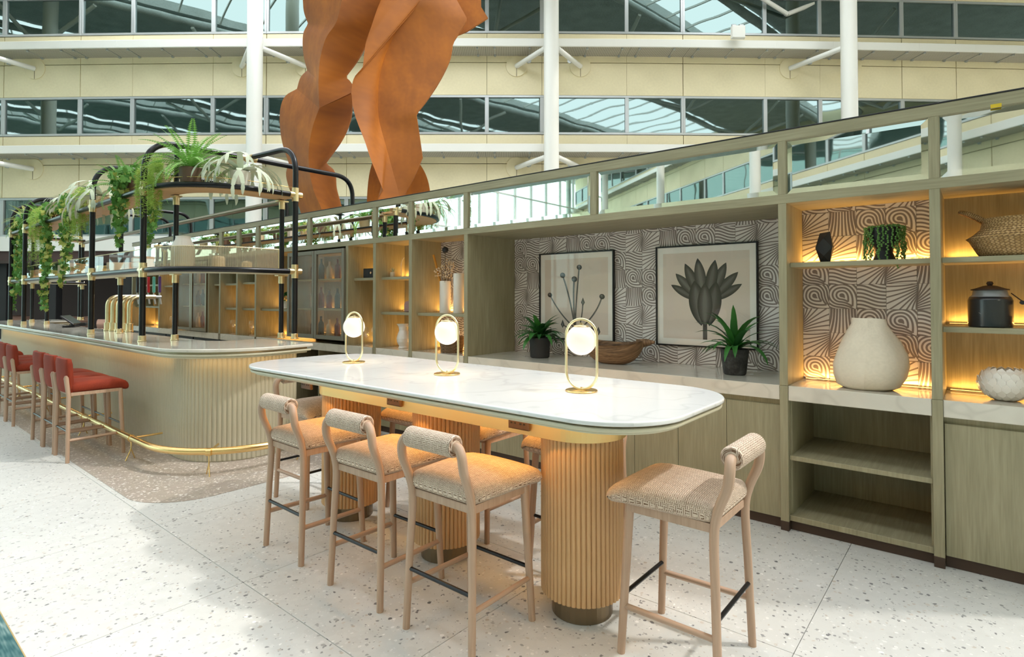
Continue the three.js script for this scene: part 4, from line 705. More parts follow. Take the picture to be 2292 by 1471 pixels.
{ const t = thing('ball_plant', 'small round green topiary in a white pot', 'plant', [-7.6, 1.341, -4.2]); mesh('pot', potGeo(0.045, 0.055, 0.11, 0.006), M.ceramic, t); reseed(91); const l = []; const s = strap(0.04, 0.02, 0.6, 0.3, 2); for (let i = 0; i < 260; i++) { const a = rnd() * 6.28, e = rr(-0.6, 1.5), r = 0.07; l.push(at(s, Math.sin(a) * Math.cos(e) * r, 0.15 + Math.sin(e) * r * 0.8, Math.cos(a) * Math.cos(e) * r, a, -e)); } mesh('foliage', merge(l), M.leafDark, t); }
{ const t = thing('robot_figure', 'small copper robot figure on the shelf above glasses', 'ornament', [-9.0, 1.341, -4.2], 0.5); mesh('body', cbox(0, 0.07, 0, 0.06, 0.07, 0.04, 0.006), M.copper, t); mesh('head', cbox(0, 0.125, 0, 0.045, 0.035, 0.035, 0.005), M.copper, t); for (const s of [-1, 1]) { mesh('leg', rod([s * 0.016, 0, 0], [s * 0.016, 0.036, 0], 0.009, 8), M.copper, t); mesh('arm', rod([s * 0.034, 0.095, 0], [s * 0.042, 0.05, 0.01], 0.007, 8), M.copper, t); mesh('eye', at(disc(0.008, 0, 0.004, 10), s * 0.011, 0.127, 0.017, 0, Math.PI / 2), M.blackMatt, t); } }
{ // stemware
  const prof = [[0, 0.002], [0.034, 0], [0.034, 0.002], [0.006, 0.008], [0.004, 0.02], [0.004, 0.085], [0.012, 0.096], [0.033, 0.12], [0.04, 0.15], [0.036, 0.19], [0.032, 0.215], [0.0305, 0.215], [0.034, 0.19], [0.038, 0.15], [0.031, 0.121], [0, 0.1]], g = lathe(prof, 18);
  for (const [x0, n, lab] of [[-5.72, 3, 'in the narrow bay below the black radio'], [-8.55, 5, 'at the foot of the slim bay right of the robot'], [-9.16, 5, 'at the foot of the slim bay below the robot'], [-11.6, 4, 'in the bay left of the bronze fridge']]) for (let i = 0; i < n; i++) solo('wine_glass', g, M.crystal, 'clear stemmed wine glass standing ' + lab, 'wine glass', [x0 + i * 0.09, CT, -4.16 + (i % 2) * 0.05], 0, 'wine glasses ' + lab);
  const dn = g.clone(); dn.rotateX(Math.PI); for (const [x0, n, lab] of [[-7.1, 7, 'hanging upside down under the worktop by the bar end'], [-6.4, 8, 'hanging upside down under the worktop below the narrow bay']]) for (let i = 0; i < n; i++) solo('hanging_glass', dn, M.crystal, 'clear wine glass ' + lab, 'wine glass', [x0 + i * 0.085, 0.836, -4.12], 0, 'glasses ' + lab);
}
// ---------- high table ----------
const TX = -2.454, TZ = -2.335, TH = 1.05;
{
  const t = thing('high_table', 'long white-topped high table on three ribbed oak pedestals', 'table', [TX, 0, TZ]);
  mesh('tabletop', slab(roundRect(0, 0, 1.56, 0.525, 0.33, 14), TH - 0.02, TH, 0.007, 3), M.quartz, t, 'white quartz top');
  mesh('recess_band', slab(roundRect(0, 0, 1.53, 0.495, 0.305, 14), TH - 0.029, TH - 0.02, 0.001, 1), M.gap, t, 'dark bronze band under the top');
  mesh('edge_moulding', merge([slab(roundRect(0, 0, 1.55, 0.515, 0.32, 14), TH - 0.044, TH - 0.029, 0.005, 2), slab(roundRect(0, 0, 1.525, 0.49, 0.3, 14), TH - 0.058, TH - 0.044, 0.005, 2)]), M.moulding, t, 'stepped cream edge moulding');
  mesh('apron', slab(roundRect(0, -0.03, 0.944 + 0.216, 0.216, 0.216, 14), 0.85, TH - 0.058, 0.001, 1), M.apron, t, 'brushed brass apron');
  const slat = tube([[0, 0.105, 0], [0, 0.85, 0]], 0.0122, 8);
  for (const x of [-0.945, 0, 0.945]) {
    const p = mesh('pedestal', disc(0.185, 0.1, 0.85, 32, x, -0.03), M.slat, t); mesh('base_plate', disc(0.146, 0.001, 0.105, 36, x, -0.03), M.bronze, p, 'dark bronze foot');
    for (let k = 0; k < 52; k++) { const a = k / 52 * Math.PI * 2, s = mesh('slat', slat, M.slat, p); s.position.set(x + Math.cos(a) * 0.187, 0, -0.03 + Math.sin(a) * 0.187); }
  }
  for (const x of [-1.145, -0.2, 0.735]) { const s = mesh('socket_plate', cbox(x, 0.912, 0.196, 0.125, 0.075, 0.022, 0.006), M.socket, t, 'brown double socket plate'); for (const q of [-0.028, 0.028]) { mesh('socket_hole', merge([cbox(x + q, 0.928, 0.2075, 0.007, 0.012, 0.002, 0), cbox(x + q - 0.011, 0.905, 0.2075, 0.011, 0.007, 0.002, 0), cbox(x + q + 0.011, 0.905, 0.2075, 0.011, 0.007, 0.002, 0)]), M.dark, s); } }
  for (const s of [1, -1]) { mesh('led_strip', box(-1.15, 1.15, TH - 0.062, TH - 0.058, -0.03 + s * 0.27 - 0.006, -0.03 + s * 0.27 + 0.006, 0), M.led, t, 'amber light strip'); areaLight(t, 2.3, 0.014, AMBER, 120, [0, TH - 0.064, -0.03 + s * 0.27], [0, -1, s * 0.2]); }
}
// ---------- globe lamps ----------
{
  const labels = ['globe lamp in brass oval ring, before the wooden bowl', 'globe lamp in brass oval ring, middle of three on the table', 'globe lamp in brass oval ring, next to the bar end'];
  const ring = []; const W = 0.082, h0 = 0.012 + W, h1 = 0.352 - W; for (let i = 0; i <= 24; i++) { const a = Math.PI * i / 24; ring.push([W * Math.cos(a), h1 + W * Math.sin(a), 0]); } for (let i = 0; i <= 24; i++) { const a = Math.PI + Math.PI * i / 24; ring.push([W * Math.cos(a), h0 + W * Math.sin(a), 0]); }
  const globeM = std({ color: '#cfc7bf', emissive: new THREE.Color(1.0, 0.86, 0.72), emissiveIntensity: 0.85, roughness: 0.3 });
  const proto = thing('table_lamp', labels[0], 'lamp', [-1.51, TH, -2.365], 8 * D2R, 'globe lamps on the high table');
  mesh('base', disc(0.078, 0.0003, 0.008, 40), M.brass, proto); mesh('stem', rod([0, 0.007, 0], [0, 0.02, 0], 0.006, 10), M.brass, proto); mesh('ring', tube(ring, 0.0065, 10, true), M.champagne, proto);
  mesh('cap', lathe([[0, 0.334], [0.008, 0.334], [0.01, 0.325], [0.036, 0.321], [0.038, 0.313], [0, 0.313]], 24), M.champagne, proto);
  const gl = plain(new THREE.SphereGeometry(0.074, 36, 24)); gl.translate(0, 0.25, 0); mesh('globe', gl, globeM, proto, 'glowing white glass globe');
  const l = new THREE.PointLight(new THREE.Color(1, 0.76, 0.5), 0.55, 0, 2); l.name = 'globe_light'; l.position.set(0, 0.25, 0); l.castShadow = true; l.shadow.radius = 3; proto.add(l);
  for (const [x, z, i] of [[-2.454, -2.37, 1], [-3.4, -2.38, 2]]) copy(proto, [x, TH, z], 8 * D2R, labels[i]);
}
// ---------- upholstered stools round the table ----------
{
  const t = thing('bar_stool', '', 'stool', [0, 0, 0], 0, 'woven stools round the high table');
  mesh('seat', at(cushion(0.435, 0.085, 0.48, 0.04, 0.034, (c) => { const k = 1 + 0.06 * (-c.z / 0.235); c.x *= k; c.y -= 0.03 * Math.max(0, (-c.z - 0.12) / 0.115) ** 2 * (c.y > 0 ? 1 : 0.3); }), 0, 0.674, -0.037), M.weave, t, 'basket-weave upholstered seat');
  mesh('seat_frame', merge([cbox(0, 0.618, 0.178, 0.36, 0.035, 0.022, 0.003), cbox(0, 0.618, -0.18, 0.34, 0.035, 0.022, 0.003), cbox(-0.178, 0.618, 0, 0.022, 0.035, 0.36, 0.003), cbox(0.178, 0.618, 0, 0.022, 0.035, 0.36, 0.003)]), M.stool, t);
  for (const s of [-1, 1]) {
    mesh('leg', tube([[s * 0.198, 0, -0.208], [s * 0.176, 0.635, -0.176]], (u) => 0.0165 + 0.0035 * u, 12), M.stool, t);
    const c = new THREE.CatmullRomCurve3([[s * 0.206, 0, 0.208], [s * 0.196, 0.35, 0.196], [s * 0.187, 0.62, 0.19], [s * 0.19, 0.7, 0.208], [s * 0.193, 0.79, 0.243], [s * 0.188, 0.85, 0.25], [s * 0.165, 0.882, 0.245], [s * 0.12, 0.888, 0.243]].map((p) => V(...p)), false, 'centripetal').getPoints(44);
    mesh('leg', tube(c, (u) => 0.0165 + 0.0045 * Math.min(1, u * 1.6), 12), M.stool, t);
    mesh('stretcher', tube([[s * 0.2, 0.205, 0.198], [s * 0.192, 0.2, -0.196]], 0.0145, 4), M.stool, t);
  }
  mesh('foot_bar', rod([-0.2, 0.272, 0.199], [0.2, 0.272, 0.199], 0.0095, 10), M.black, t, 'black steel bar'); mesh('foot_bar', rod([-0.19, 0.25, -0.194], [0.19, 0.25, -0.194], 0.0095, 10), M.black, t, 'black steel bar');
  const roll = tube([[-0.145, 0, 0], [-0.138, 0, 0], [-0.05, 0, 0], [0.05, 0, 0], [0.138, 0, 0], [0.145, 0, 0]], (u) => (u < 0.1 || u > 0.9 ? 0.04 : 0.047), 24); mesh('backrest', at(roll, 0, 0.888, 0.243), M.weave, t, 'rolled woven back pad');
  const spots = [[-1.835, -1.925, 0, 'woven stool on the open side of the table, opposite the pedestal nearest the framed prints'], [-2.45, -1.93, 0.01, 'woven stool on the open side of the table, before its middle pedestal'], [-3.165, -1.945, -0.02, 'woven stool on the open side of the table, beside the bar corner'], [-0.99, -2.38, 90 * D2R, 'woven stool pulled out at the table end by the shelving'], [-3.92, -2.41, -90 * D2R, 'woven stool at the table end facing the bar'], [-1.83, -2.83, Math.PI, 'woven stool on the shelving side of the table, behind the end pedestal'], [-2.55, -2.82, Math.PI, 'woven stool on the shelving side of the table, behind the middle pedestal'], [-3.12, -2.82, Math.PI, 'woven stool on the shelving side of the table, behind the far pedestal']];
  spots.forEach(([x, z, a, lab], i) => { if (i) copy(t, [x, 0, z], a, lab); else { t.position.set(x, 0, z); t.rotation.y = a; t.userData.label = lab; } });
}
// ---------- red velvet stools along the bar ----------
{
  const t = thing('velvet_stool', '', 'stool', [0, 0, 0], 0, 'red velvet stools along the bar');
  mesh('seat', at(cushion(0.43, 0.09, 0.47, 0.042, 0.015, (c) => { c.y -= 0.03 * Math.max(0, (-c.z - 0.1) / 0.13) ** 2; }), 0, 0.675, -0.03), M.velvet, t);
  mesh('backrest', at(cushion(0.4, 0.32, 0.055, 0.026, 0, (c) => { c.z += 0.02 + 0.06 * (c.y + 0.16) - 0.5 * c.x * c.x; if (c.y > 0.1) c.x *= 1 - (c.y - 0.1) * 0.6; }), 0, 0.785, 0.19), M.velvet, t);
  mesh('seat_frame', merge([cbox(0, 0.618, 0.19, 0.38, 0.03, 0.022, 0.003), cbox(0, 0.618, -0.2, 0.36, 0.03, 0.022, 0.003), cbox(-0.188, 0.618, 0, 0.022, 0.03, 0.4, 0.003), cbox(0.188, 0.618, 0, 0.022, 0.03, 0.4, 0.003)]), M.stool, t);
  for (const s of [-1, 1]) { mesh('leg', tube([[s * 0.205, 0, -0.22], [s * 0.185, 0.63, -0.19]], (u) => 0.016 + 0.004 * u, 10), M.stool, t); mesh('leg', tube([[s * 0.207, 0, 0.22], [s * 0.195, 0.6, 0.215], [s * 0.195, 0.77, 0.235], [s * 0.195, 0.79, 0.238]], (u) => (u > 0.95 ? 0.01 : 0.0165 + 0.004 * u), 10), M.stool, t); mesh('stretcher', tube([[s * 0.204, 0.2, 0.215], [s * 0.198, 0.205, -0.208]], 0.0145, 4), M.stool, t); }
  mesh('foot_bar', rod([-0.2, 0.28, 0.217], [0.2, 0.28, 0.217], 0.009, 8), M.black, t, 'black steel bar'); mesh('foot_bar', rod([-0.19, 0.29, -0.204], [0.19, 0.29, -0.204], 0.009, 8), M.black, t, 'black steel bar');
  const xs = [-6.63, -7.1, -7.56, -8.93, -9.39, -9.85, -11.2], lab = ['first red velvet stool from the curved bar corner', 'second red velvet stool from the curved bar corner', 'third red velvet stool from the curved bar corner', 'red velvet stool leading the second trio along the bar', 'middle red velvet stool of the second trio along the bar', 'last red velvet stool of the second trio along the bar', 'red velvet stool farthest down the bar'];
  xs.forEach((x, i) => { if (i) copy(t, [x, 0, -1.66], 0, lab[i]); else { t.position.set(x, 0, -1.66); t.userData.label = lab[i]; } });
}
// ---------- bar ----------
const BX0 = -14.75, BX1 = -5.05;
function barPlan(o, close = true, n = 12) {     // outline of the bar set in by o from the stone edge; outer run first
  const R = 0.75 - o, z = -1.92 - o, x1 = BX1 - o, x0 = BX0 + o, p = [];
  p.push([x0 + 0.05, -3.1]); for (let i = 0; i <= n; i++) { const a = i / n * Math.PI / 2; p.push([x0 + R - R * Math.cos(a), z - R + R * Math.sin(a)]); }
  for (let i = 0; i <= n; i++) { const a = i / n * Math.PI / 2; p.push([x1 - R + R * Math.sin(a), z - R + R * Math.cos(a)]); }
  p.push([x1 - 0.06, -3.1 + Math.min(o, 0.05)]);
  if (close) { const q = Math.min(o, 0.1); p.push([-6.12 + q, -3.1 + q], [-6.12 + q, -2.8], [-6.17 + q, -2.66 + q * 0.3], [-6.3, -2.58 + q], [-13.5, -2.58 + q], [-13.62 - q, -2.7], [-13.62 - q, -3.1 + q]); }
  return p;
}
{
  const t = thing('bar_counter', 'long curved bar with stone top and ribbed pale front', 'bar');
  mesh('counter_body', slab(barPlan(0.215, true, 24), 0.001, 0.965, 0.001, 1), M.flute, t);
  mesh('stone_top', slab(barPlan(0), 1.02, 1.05, 0.008, 3), M.stone, t, 'pale stone top'); mesh('trim_band', slab(barPlan(0.04), 1.002, 1.02, 0.001, 1), M.gap, t, 'dark band'); mesh('edge_moulding', merge([slab(barPlan(0.012), 0.982, 1.002, 0.006, 2), slab(barPlan(0.04), 0.962, 0.982, 0.006, 2)]), M.moulding, t, 'stepped pale moulding');  // bronze trim band set back between stone top and moulding
  // half-round slats
  const path = barPlan(0.232, false, 24), pitch = 0.04; let acc = 0; const sg = tube([[0, 0.012, 0], [0, 0.955, 0]], 0.0262, 12); sg.scale(1, 1, 1);
  let next = 0.02, len = 0; for (let i = 0; i < path.length - 1; i++) { const [ax, az] = path[i], [bx, bz] = path[i + 1], L = Math.hypot(bx - ax, bz - az); while (next < len + L) { const k = (next - len) / L, x = ax + (bx - ax) * k, z = az + (bz - az) * k; const s = mesh('slat', sg, M.flute, t); s.position.set(x, 0, z); next += pitch; } len += L; }
  mesh('led_strip', tube(barPlan(0.13, false).map(([x, z]) => [x, 0.958, z]), 0.004, 5), M.ledWarm, t, 'warm light strip');
  areaLight(t, 8, 0.016, WARM, 24, [-9.9, 0.954, -2.05], [0, -1, -0.1]); areaLight(t, 0.9, 0.016, WARM, 24, [-5.19, 0.954, -2.75], [-0.1, -1, 0]);
  { const c = areaLight(t, 0.7, 0.016, WARM, 24, [-5.36, 0.954, -2.24], [-0.07, -1, -0.07]); }
}
{
  const r = thing('foot_rail', 'polished brass foot rail curving along the bar base', 'foot rail'), pts = [[-14, 0.2, -1.845], [-5.7, 0.2, -1.845]]; for (let i = 1; i <= 14; i++) { const a = i / 14 * Math.PI / 2; pts.push([-5.7 + 0.83 * Math.sin(a), 0.2, -1.845 - 0.75 + 0.75 * Math.cos(a)]); } pts.push([-4.87, 0.2, -3.0]);
  mesh('rail', tube(pts, 0.03, 16), M.brass, r);
  for (const [x, z, a] of [[-5.05, -2.1, 0.9], [-6.1, -1.845, 0], [-7.6, -1.845, 0], [-9.2, -1.845, 0], [-10.8, -1.845, 0], [-12.4, -1.845, 0], [-4.87, -2.85, 1.57]]) { const m = mesh('bracket', merge([tube([[0, 0.2, -0.26], [0, 0.2, 0]], 0.01, 8), tube(bend([[0, 0.17, 0], [0, 0.1, 0.0], [0.02, 0.003, 0.05]], 0.03, 3), 0.006, 6), tube([[0, 0.1, 0], [-0.03, 0.003, -0.04]], 0.005, 6), tube([[-0.02, 0.2, 0], [0.02, 0.2, 0]], 0.034, 14)]), M.brass, r); m.position.set(x, 0, z); m.rotation.y = a; }
}
// ---------- gantry over the bar ----------
function ganPlan(o, n = 14) { const R = 0.78 - o, x1 = -5.81 - o, x0 = -13.99 + o, z = -2.12 - o, p = [[x0, -3.3]]; for (let i = 0; i <= n; i++) { const a = i / n * Math.PI / 2; p.push([x0 + R - R * Math.cos(a), z - R + R * Math.sin(a)]); } for (let i = 0; i <= n; i++) { const a = i / n * Math.PI / 2; p.push([x1 - R + R * Math.sin(a), z - R + R * Math.cos(a)]); } p.push([x1, -3.3]); return p; }
{
  const g = thing('bar_gantry', 'black tubular gantry with brass joints over the bar', 'gantry'), U = 2.635, Lo = 1.79, T = 1.05;
  const outer = ganPlan(0), inner = ganPlan(0.31), ring = (p, y) => p.map(([x, z]) => [x, y, z]);
  for (const y of [U, Lo]) { mesh('shelf_tube', tube(ring(outer, y), 0.027, 12), M.black, g); mesh('shelf_tube', tube(ring(inner, y - 0.004), 0.016, 8), M.black, g); }
  // shelf boards, in lengths
  const board = M.slat, pale = M.moulding;
  for (const [y, m] of [[U - 0.02, board], [Lo - 0.02, pale]]) {
    const n = 14; const o = ganPlan(0.02, n), q = ganPlan(0.3, n), seg = []; const run = (a, b) => { const A = []; for (let i = a; i <= b; i++) A.push(o[i]); for (let i = b; i >= a; i--) A.push(q[i]); return A; };
    for (const [a, b] of [[0, 1], [1, 8], [8, 15], [16, 23], [23, 30], [30, 31]]) seg.push(run(a, b)); const xa = o[15][0], xb = o[16][0], k = 8; for (let i = 0; i < k; i++) { const x = xa + (xb - xa) * i / k + 0.004, X = xa + (xb - xa) * (i + 1) / k - 0.004; seg.push([[x, o[15][1]], [X, o[15][1]], [X, q[15][1]], [x, q[15][1]]]); }
    for (const s of seg) mesh('shelf_board', slab(s, y - 0.012, y + 0.012, 0.001, 1), m, g);
  }
  const joint = (x, y, z, ax, nm = 'joint') => { const parts = [tube([[x, y - 0.075, z], [x, y + 0.075, z]], 0.037, 14)]; if (ax) parts.push(tube([[x - ax[0] * 0.07, y, z - ax[1] * 0.07], [x + ax[0] * 0.07, y, z + ax[1] * 0.07]], 0.034, 14)); mesh(nm, merge(parts), M.champagne, g, 'brass joint'); };
  const foot = (x, z) => mesh('post_foot', merge([disc(0.042, T + 0.0005, T + 0.012, 18, x, z), disc(0.036, T + 0.01, T + 0.06, 18, x, z)]), M.champagne, g, 'brass foot');
  for (const x of [-6.71, -8.47, -12.14, -13.2]) {
    const z = -2.115; mesh('post', tube(bend([[x, T, z], [x, 3.16, z], [x, 3.16, -4.66], [x, 2.607, -4.66]], 0.34, 10), 0.03, 14), M.black, g); foot(x, z); joint(x, Lo, z, [1, 0]); joint(x, U, z, [1, 0]);
    mesh('post', tube([[x + 0.07, T, -2.4], [x + 0.07, 3.14, -2.4]], 0.026, 12), M.black, g); foot(x + 0.07, -2.4); for (const y of [Lo - 0.06, U - 0.07]) mesh('joint', merge([tube([[x + 0.07, y - 0.07, -2.4], [x + 0.07, y + 0.015, -2.4]], 0.033, 12), cbox(x + 0.07, y + 0.02, -2.4, 0.12, 0.014, 0.08, 0.002)]), M.champagne, g, 'brass joint');
  }
  for (const [x, s] of [[-5.81, 1], [-13.99, -1]]) {
    const jx = s > 0 ? -6.71 : -13.2; mesh('post', tube(bend([[x, T, -3.3], [x, 3.17, -3.3], [jx, 3.17, -3.22]], 0.3, 10), 0.03, 14), M.black, g); foot(x, -3.3); joint(x, Lo, -3.3, [0, 1]); joint(x, U, -3.3, [0, 1]);
    mesh('joint', merge([tube([[jx, 3.16, -3.3], [jx, 3.16, -3.12]], 0.037, 14), tube([[jx - 0.06, 3.16, -3.21], [jx + 0.09, 3.16, -3.21]], 0.036, 14)]), M.champagne, g, 'brass joint');
    const ix = x - s * 0.25; mesh('post', tube([[ix, T, -3.28], [ix, U - 0.03, -3.28]], 0.026, 12), M.black, g); foot(ix, -3.28); for (const y of [Lo - 0.06, U - 0.07]) mesh('joint', merge([tube([[ix, y - 0.07, -3.28], [ix, y + 0.015, -3.28]], 0.033, 12), cbox(ix, y + 0.02, -3.28, 0.08, 0.014, 0.12, 0.002)]), M.champagne, g, 'brass joint');
  }
  mesh('rear_tube', tube([[-6.06, 2.585, -3.29], [-13.74, 2.585, -3.29]], 0.03, 12), M.bronze, g);
  // glass screens standing on the lower shelf
  const ribbon = (pts, y0, y1, reed) => {   // upright glass following plan points
    const c = new THREE.CatmullRomCurve3(pts.map(([x, z]) => V(x, 0, z)), false, 'centripetal'), L = c.getLength(), n = reed ? Math.round(L / 0.004) : Math.max(1, Math.round(L / 0.1)), P = c.getSpacedPoints(n), pos = [], idx = [], uv = [];
    P.forEach((p, i) => { const a = P[Math.max(0, i - 1)], b = P[Math.min(n, i + 1)], d = b.clone().sub(a).normalize(), o = reed ? Math.abs(Math.sin(i * L / n / 0.022 * Math.PI)) * 0.004 : 0; for (const y of [y0, y1]) { pos.push(p.x - d.z * o, y, p.z + d.x * o); uv.push(i * L / n, y); } if (i < n) { const q = i * 2; idx.push(q, q + 1, q + 2, q + 2, q + 1, q + 3); } });
    const m = new THREE.BufferGeometry(); m.setAttribute('position', new THREE.Float32BufferAttribute(pos, 3)); m.setAttribute('uv', new THREE.Float32BufferAttribute(uv, 2)); m.setIndex(idx); m.computeVertexNormals(); return plain(m);
  };
  const sp = ganPlan(0.07, 14), y0 = Lo + 0.022, y1 = Lo + 0.235;
  for (const [a, b] of [[16, 20], [20, 25], [25, 30]]) mesh('reeded_screen', ribbon(sp.slice(a, b + 1), y0, y1, true), M.screen, g, 'curved reeded glass screen'); mesh('reeded_screen', ribbon([sp[30], [sp[30][0], -3.15]], y0, y1, true), M.screen, g, 'reeded glass screen');
  for (let i = 0; i < 7; i++) { const xa = sp[15][0], xb = sp[16][0], w = (xb - xa) / 7; mesh('clear_screen', ribbon([[xa + i * w + 0.004, sp[15][1]], [xa + (i + 1) * w - 0.004, sp[15][1]]], y0, y1, false), M.pane, g, 'clear glass screen'); }
  const sp2 = sp.slice(15).map(([x, z]) => [x, z]); sp2[sp2.length - 1] = [sp[30][0], -3.15];
  mesh('screen_trim', merge([tube(ring(sp2, y1), 0.005, 6), tube(ring(sp2, y0), 0.007, 6), tube([[sp[30][0], y0, -3.15], [sp[30][0], y1, -3.15]], 0.006, 6)]), M.champagne, g, 'brass trim');
  const gr = ganPlan(0.05, 14); mesh('gallery_rail', merge([tube(ring(gr, U + 0.085), 0.004, 6), ...gr.filter((_, i) => i % 4 === 0).map(([x, z]) => tube([[x, U, z], [x, U + 0.085, z]], 0.004, 6)), ...[-12.5, -11.5, -10.5, -9.5, -8.5, -7.5].map((x) => tube([[x, U, -2.17], [x, U + 0.085, -2.17]], 0.004, 6))]), M.brass, g, 'thin brass gallery rail');
}
// ---------- plants on the gantry ----------
function frondGeo(L, w, droop, lift, n = 26) {   // one fern frond along +z with paired leaflets
  const pos = []; let y = 0, z = 0, a = lift, px = 0; const tri = (...p) => pos.push(...p); const mid = [];
  for (let i = 0; i <= n; i++) { mid.push([y, z, a]); y += Math.sin(a) * L / n; z += Math.cos(a) * L / n; a -= droop / n; }
  for (let i = 0; i < n; i++) {
    const [y0, z0] = mid[i], [y1, z1] = mid[i + 1], t = i / n; tri(-0.0015, y0, z0, 0.0015, y0, z0, 0, y1, z1);
    if (i < 2) continue; const l = w * Math.sin(Math.PI * (0.12 + 0.86 * t)) ** 0.7, b = L / n * 0.9;
    for (const s of [-1, 1]) { const ty = (y1 - y0) / (L / n), tz = (z1 - z0) / (L / n); const ex = s * l, ey = y0 + ty * b * 0.9 - l * 0.18, ez = z0 + tz * b * 0.9; tri(0, y0, z0, s * l * 0.5, y0 + ty * b * 0.1 - l * 0.05, z0 + tz * b * -0.05, ex, ey, ez); tri(0, y0, z0, ex, ey, ez, s * l * 0.45, y0 + ty * b * 1.1 - l * 0.05, z0 + tz * b * 1.1); }
  }
  const g = new THREE.BufferGeometry(); g.setAttribute('position', new THREE.Float32BufferAttribute(pos, 3)); g.computeVertexNormals(); g.setAttribute('uv', new THREE.Float32BufferAttribute(new Float32Array(pos.length / 3 * 2), 2)); return g;
}
const shelfY = 2.627;
function potOf(t, r, h, m) { mesh('pot', potGeo(r * 0.86, r, h), m, t); mesh('soil', disc(r * 0.85, h * 0.78, h * 0.84, 18), M.soil, t); }
function fern(label, x, z, r, h, pm, n, L, seed, mat = M.fern) {
  reseed(seed); const t = thing('potted_fern', label, 'plant', [x, shelfY, z], 0, 'plants on the gantry'); potOf(t, r, h, pm);
  for (let i = 0; i < n; i++) { const k = i / n, m = mesh('frond', frondGeo(rr(L * 0.75, L), rr(0.042, 0.06), rr(1.4, 2.4) * (1.15 - k * 0.7), 0.5 + k * 0.95), mat, t); m.position.y = h * 0.85; m.rotation.y = i * 2.4 + rr(-0.3, 0.3); }
}
function staghorn(label, x, z, r, h, pm, n, L, seed) {
  reseed(seed); const t = thing('staghorn_fern', label, 'plant', [x, shelfY, z], 0, 'plants on the gantry'); potOf(t, r, h, pm);
  const lobe = (y, zz, a, xo, yaw, l, w, depth, out) => {   // forking ribbon
    const n = 5, P = []; let yy = y, zc = zz, xc = xo, aa = a; for (let i = 0; i <= n; i++) { const ww = w * (depth ? 1 - 0.3 * i / n : Math.max(0.12, 1 - (i / n) ** 3 * 0.9)) * (0.6 + 0.4 * Math.min(1, i / 2)); P.push([xc, yy, zc, ww]); yy += Math.sin(aa) * l / n; zc += Math.cos(aa) * Math.cos(yaw) * l / n; xc += Math.cos(aa) * Math.sin(yaw) * l / n; aa -= depth === 2 ? 0.2 : 0.1; }
    for (let i = 0; i < n; i++) { const [ax, ay, az, aw] = P[i], [bx, by, bz, bw] = P[i + 1]; out.push(ax - aw, ay, az, ax + aw, ay, az, bx - bw, by, bz, bx - bw, by, bz, ax + aw, ay, az, bx + bw, by, bz); }
    const e = P[n]; if (depth) for (const s of [-1, 1]) lobe(e[1], e[2], aa, e[0], yaw + s * rr(0.35, 0.6), l * rr(0.55, 0.8), w * 0.72, depth - 1, out);
  };
  for (let i = 0; i < n; i++) { const out = []; lobe(0, 0, rr(0.3, 1.2), 0, rr(-0.1, 0.1), L * rr(0.36, 0.5), 0.036, 2, out); const g = new THREE.BufferGeometry(); g.setAttribute('position', new THREE.Float32BufferAttribute(out, 3)); g.computeVertexNormals(); g.setAttribute('uv', new THREE.Float32BufferAttribute(new Float32Array(out.length / 3 * 2), 2)); const m = mesh('frond', g, M.stag, t); m.position.y = h * 0.9; m.rotation.y = i / n * 6.28 + rr(-0.3, 0.3); }
}
const ivyLeaf = (() => { const s = new THREE.Shape([[0, 0], [0.3, -0.12], [0.62, 0.12], [0.36, 0.36], [0.42, 0.62], [0.12, 0.62], [0, 1], [-0.12, 0.62], [-0.42, 0.62], [-0.36, 0.36], [-0.62, 0.12], [-0.3, -0.12]].map((p) => new THREE.Vector2(...p))); const g = plain(new THREE.ShapeGeometry(s)); const p = g.attributes.position; for (let i = 0; i < p.count; i++) p.setZ(i, -0.25 * p.getX(i) ** 2); g.computeVertexNormals(); return g; })();
function ivy(label, x, z, h, pm, strands, seed, pale = 0.25, spread = 0.16) {
  reseed(seed); const t = thing('trailing_ivy', label, 'plant', [x, shelfY, z], 0, 'plants on the gantry'); potOf(t, 0.09, h, pm);
  const A = [], B = [], W = [], leaf = (px, py, pz) => { const s = rr(0.042, 0.085), g = at(ivyLeaf.clone().scale(s, s, s), px, py, pz, rr(-1.6, 1.6), rr(-0.5, 0.6), Math.PI + rr(-0.8, 0.8)); (rnd() < pale ? B : A).push(g); };
  for (const [dx, dz, len] of strands) {   // out over the edge, then down
    const P = []; const sw = rr(-0.05, 0.05); for (let s = 0; s <= 1.0001; s += 0.1) { const d = Math.max(0, s - 0.18) / 0.82; P.push([dx * Math.min(1, s / 0.22) + sw * d + 0.02 * Math.sin(s * 9 + dx * 20), h * 0.95 + 0.05 * Math.sin(Math.min(1, s / 0.22) * Math.PI) - d * len, dz * Math.min(1, s / 0.22) + 0.02 * Math.sin(s * 7 + 1)]); }
    W.push(tube(P, 0.0022, 5)); const c = new THREE.CatmullRomCurve3(P.map((p) => V(...p))); const n = Math.round((len + 0.2) * 75); for (let i = 0; i < n; i++) { const p = c.getPoint(i / n), k = 0.055 * (1 - 0.35 * i / n); leaf(p.x + rr(-k, k), p.y + rr(-0.03, 0.03), p.z + rr(-k, k)); }
  }
  for (let i = 0; i < 170; i++) { const a = rnd() * 6.28, q = Math.sqrt(rnd()) * spread; leaf(Math.cos(a) * q, h + rr(-0.05, 0.22) * (1 - q / spread * 0.5), Math.sin(a) * q); }
  const m = mesh('leaves', merge(A), M.ivy, t); if (B.length) mesh('pale_leaves', merge(B), M.ivyPale, t); mesh('vines', merge(W), M.stem, t);
}
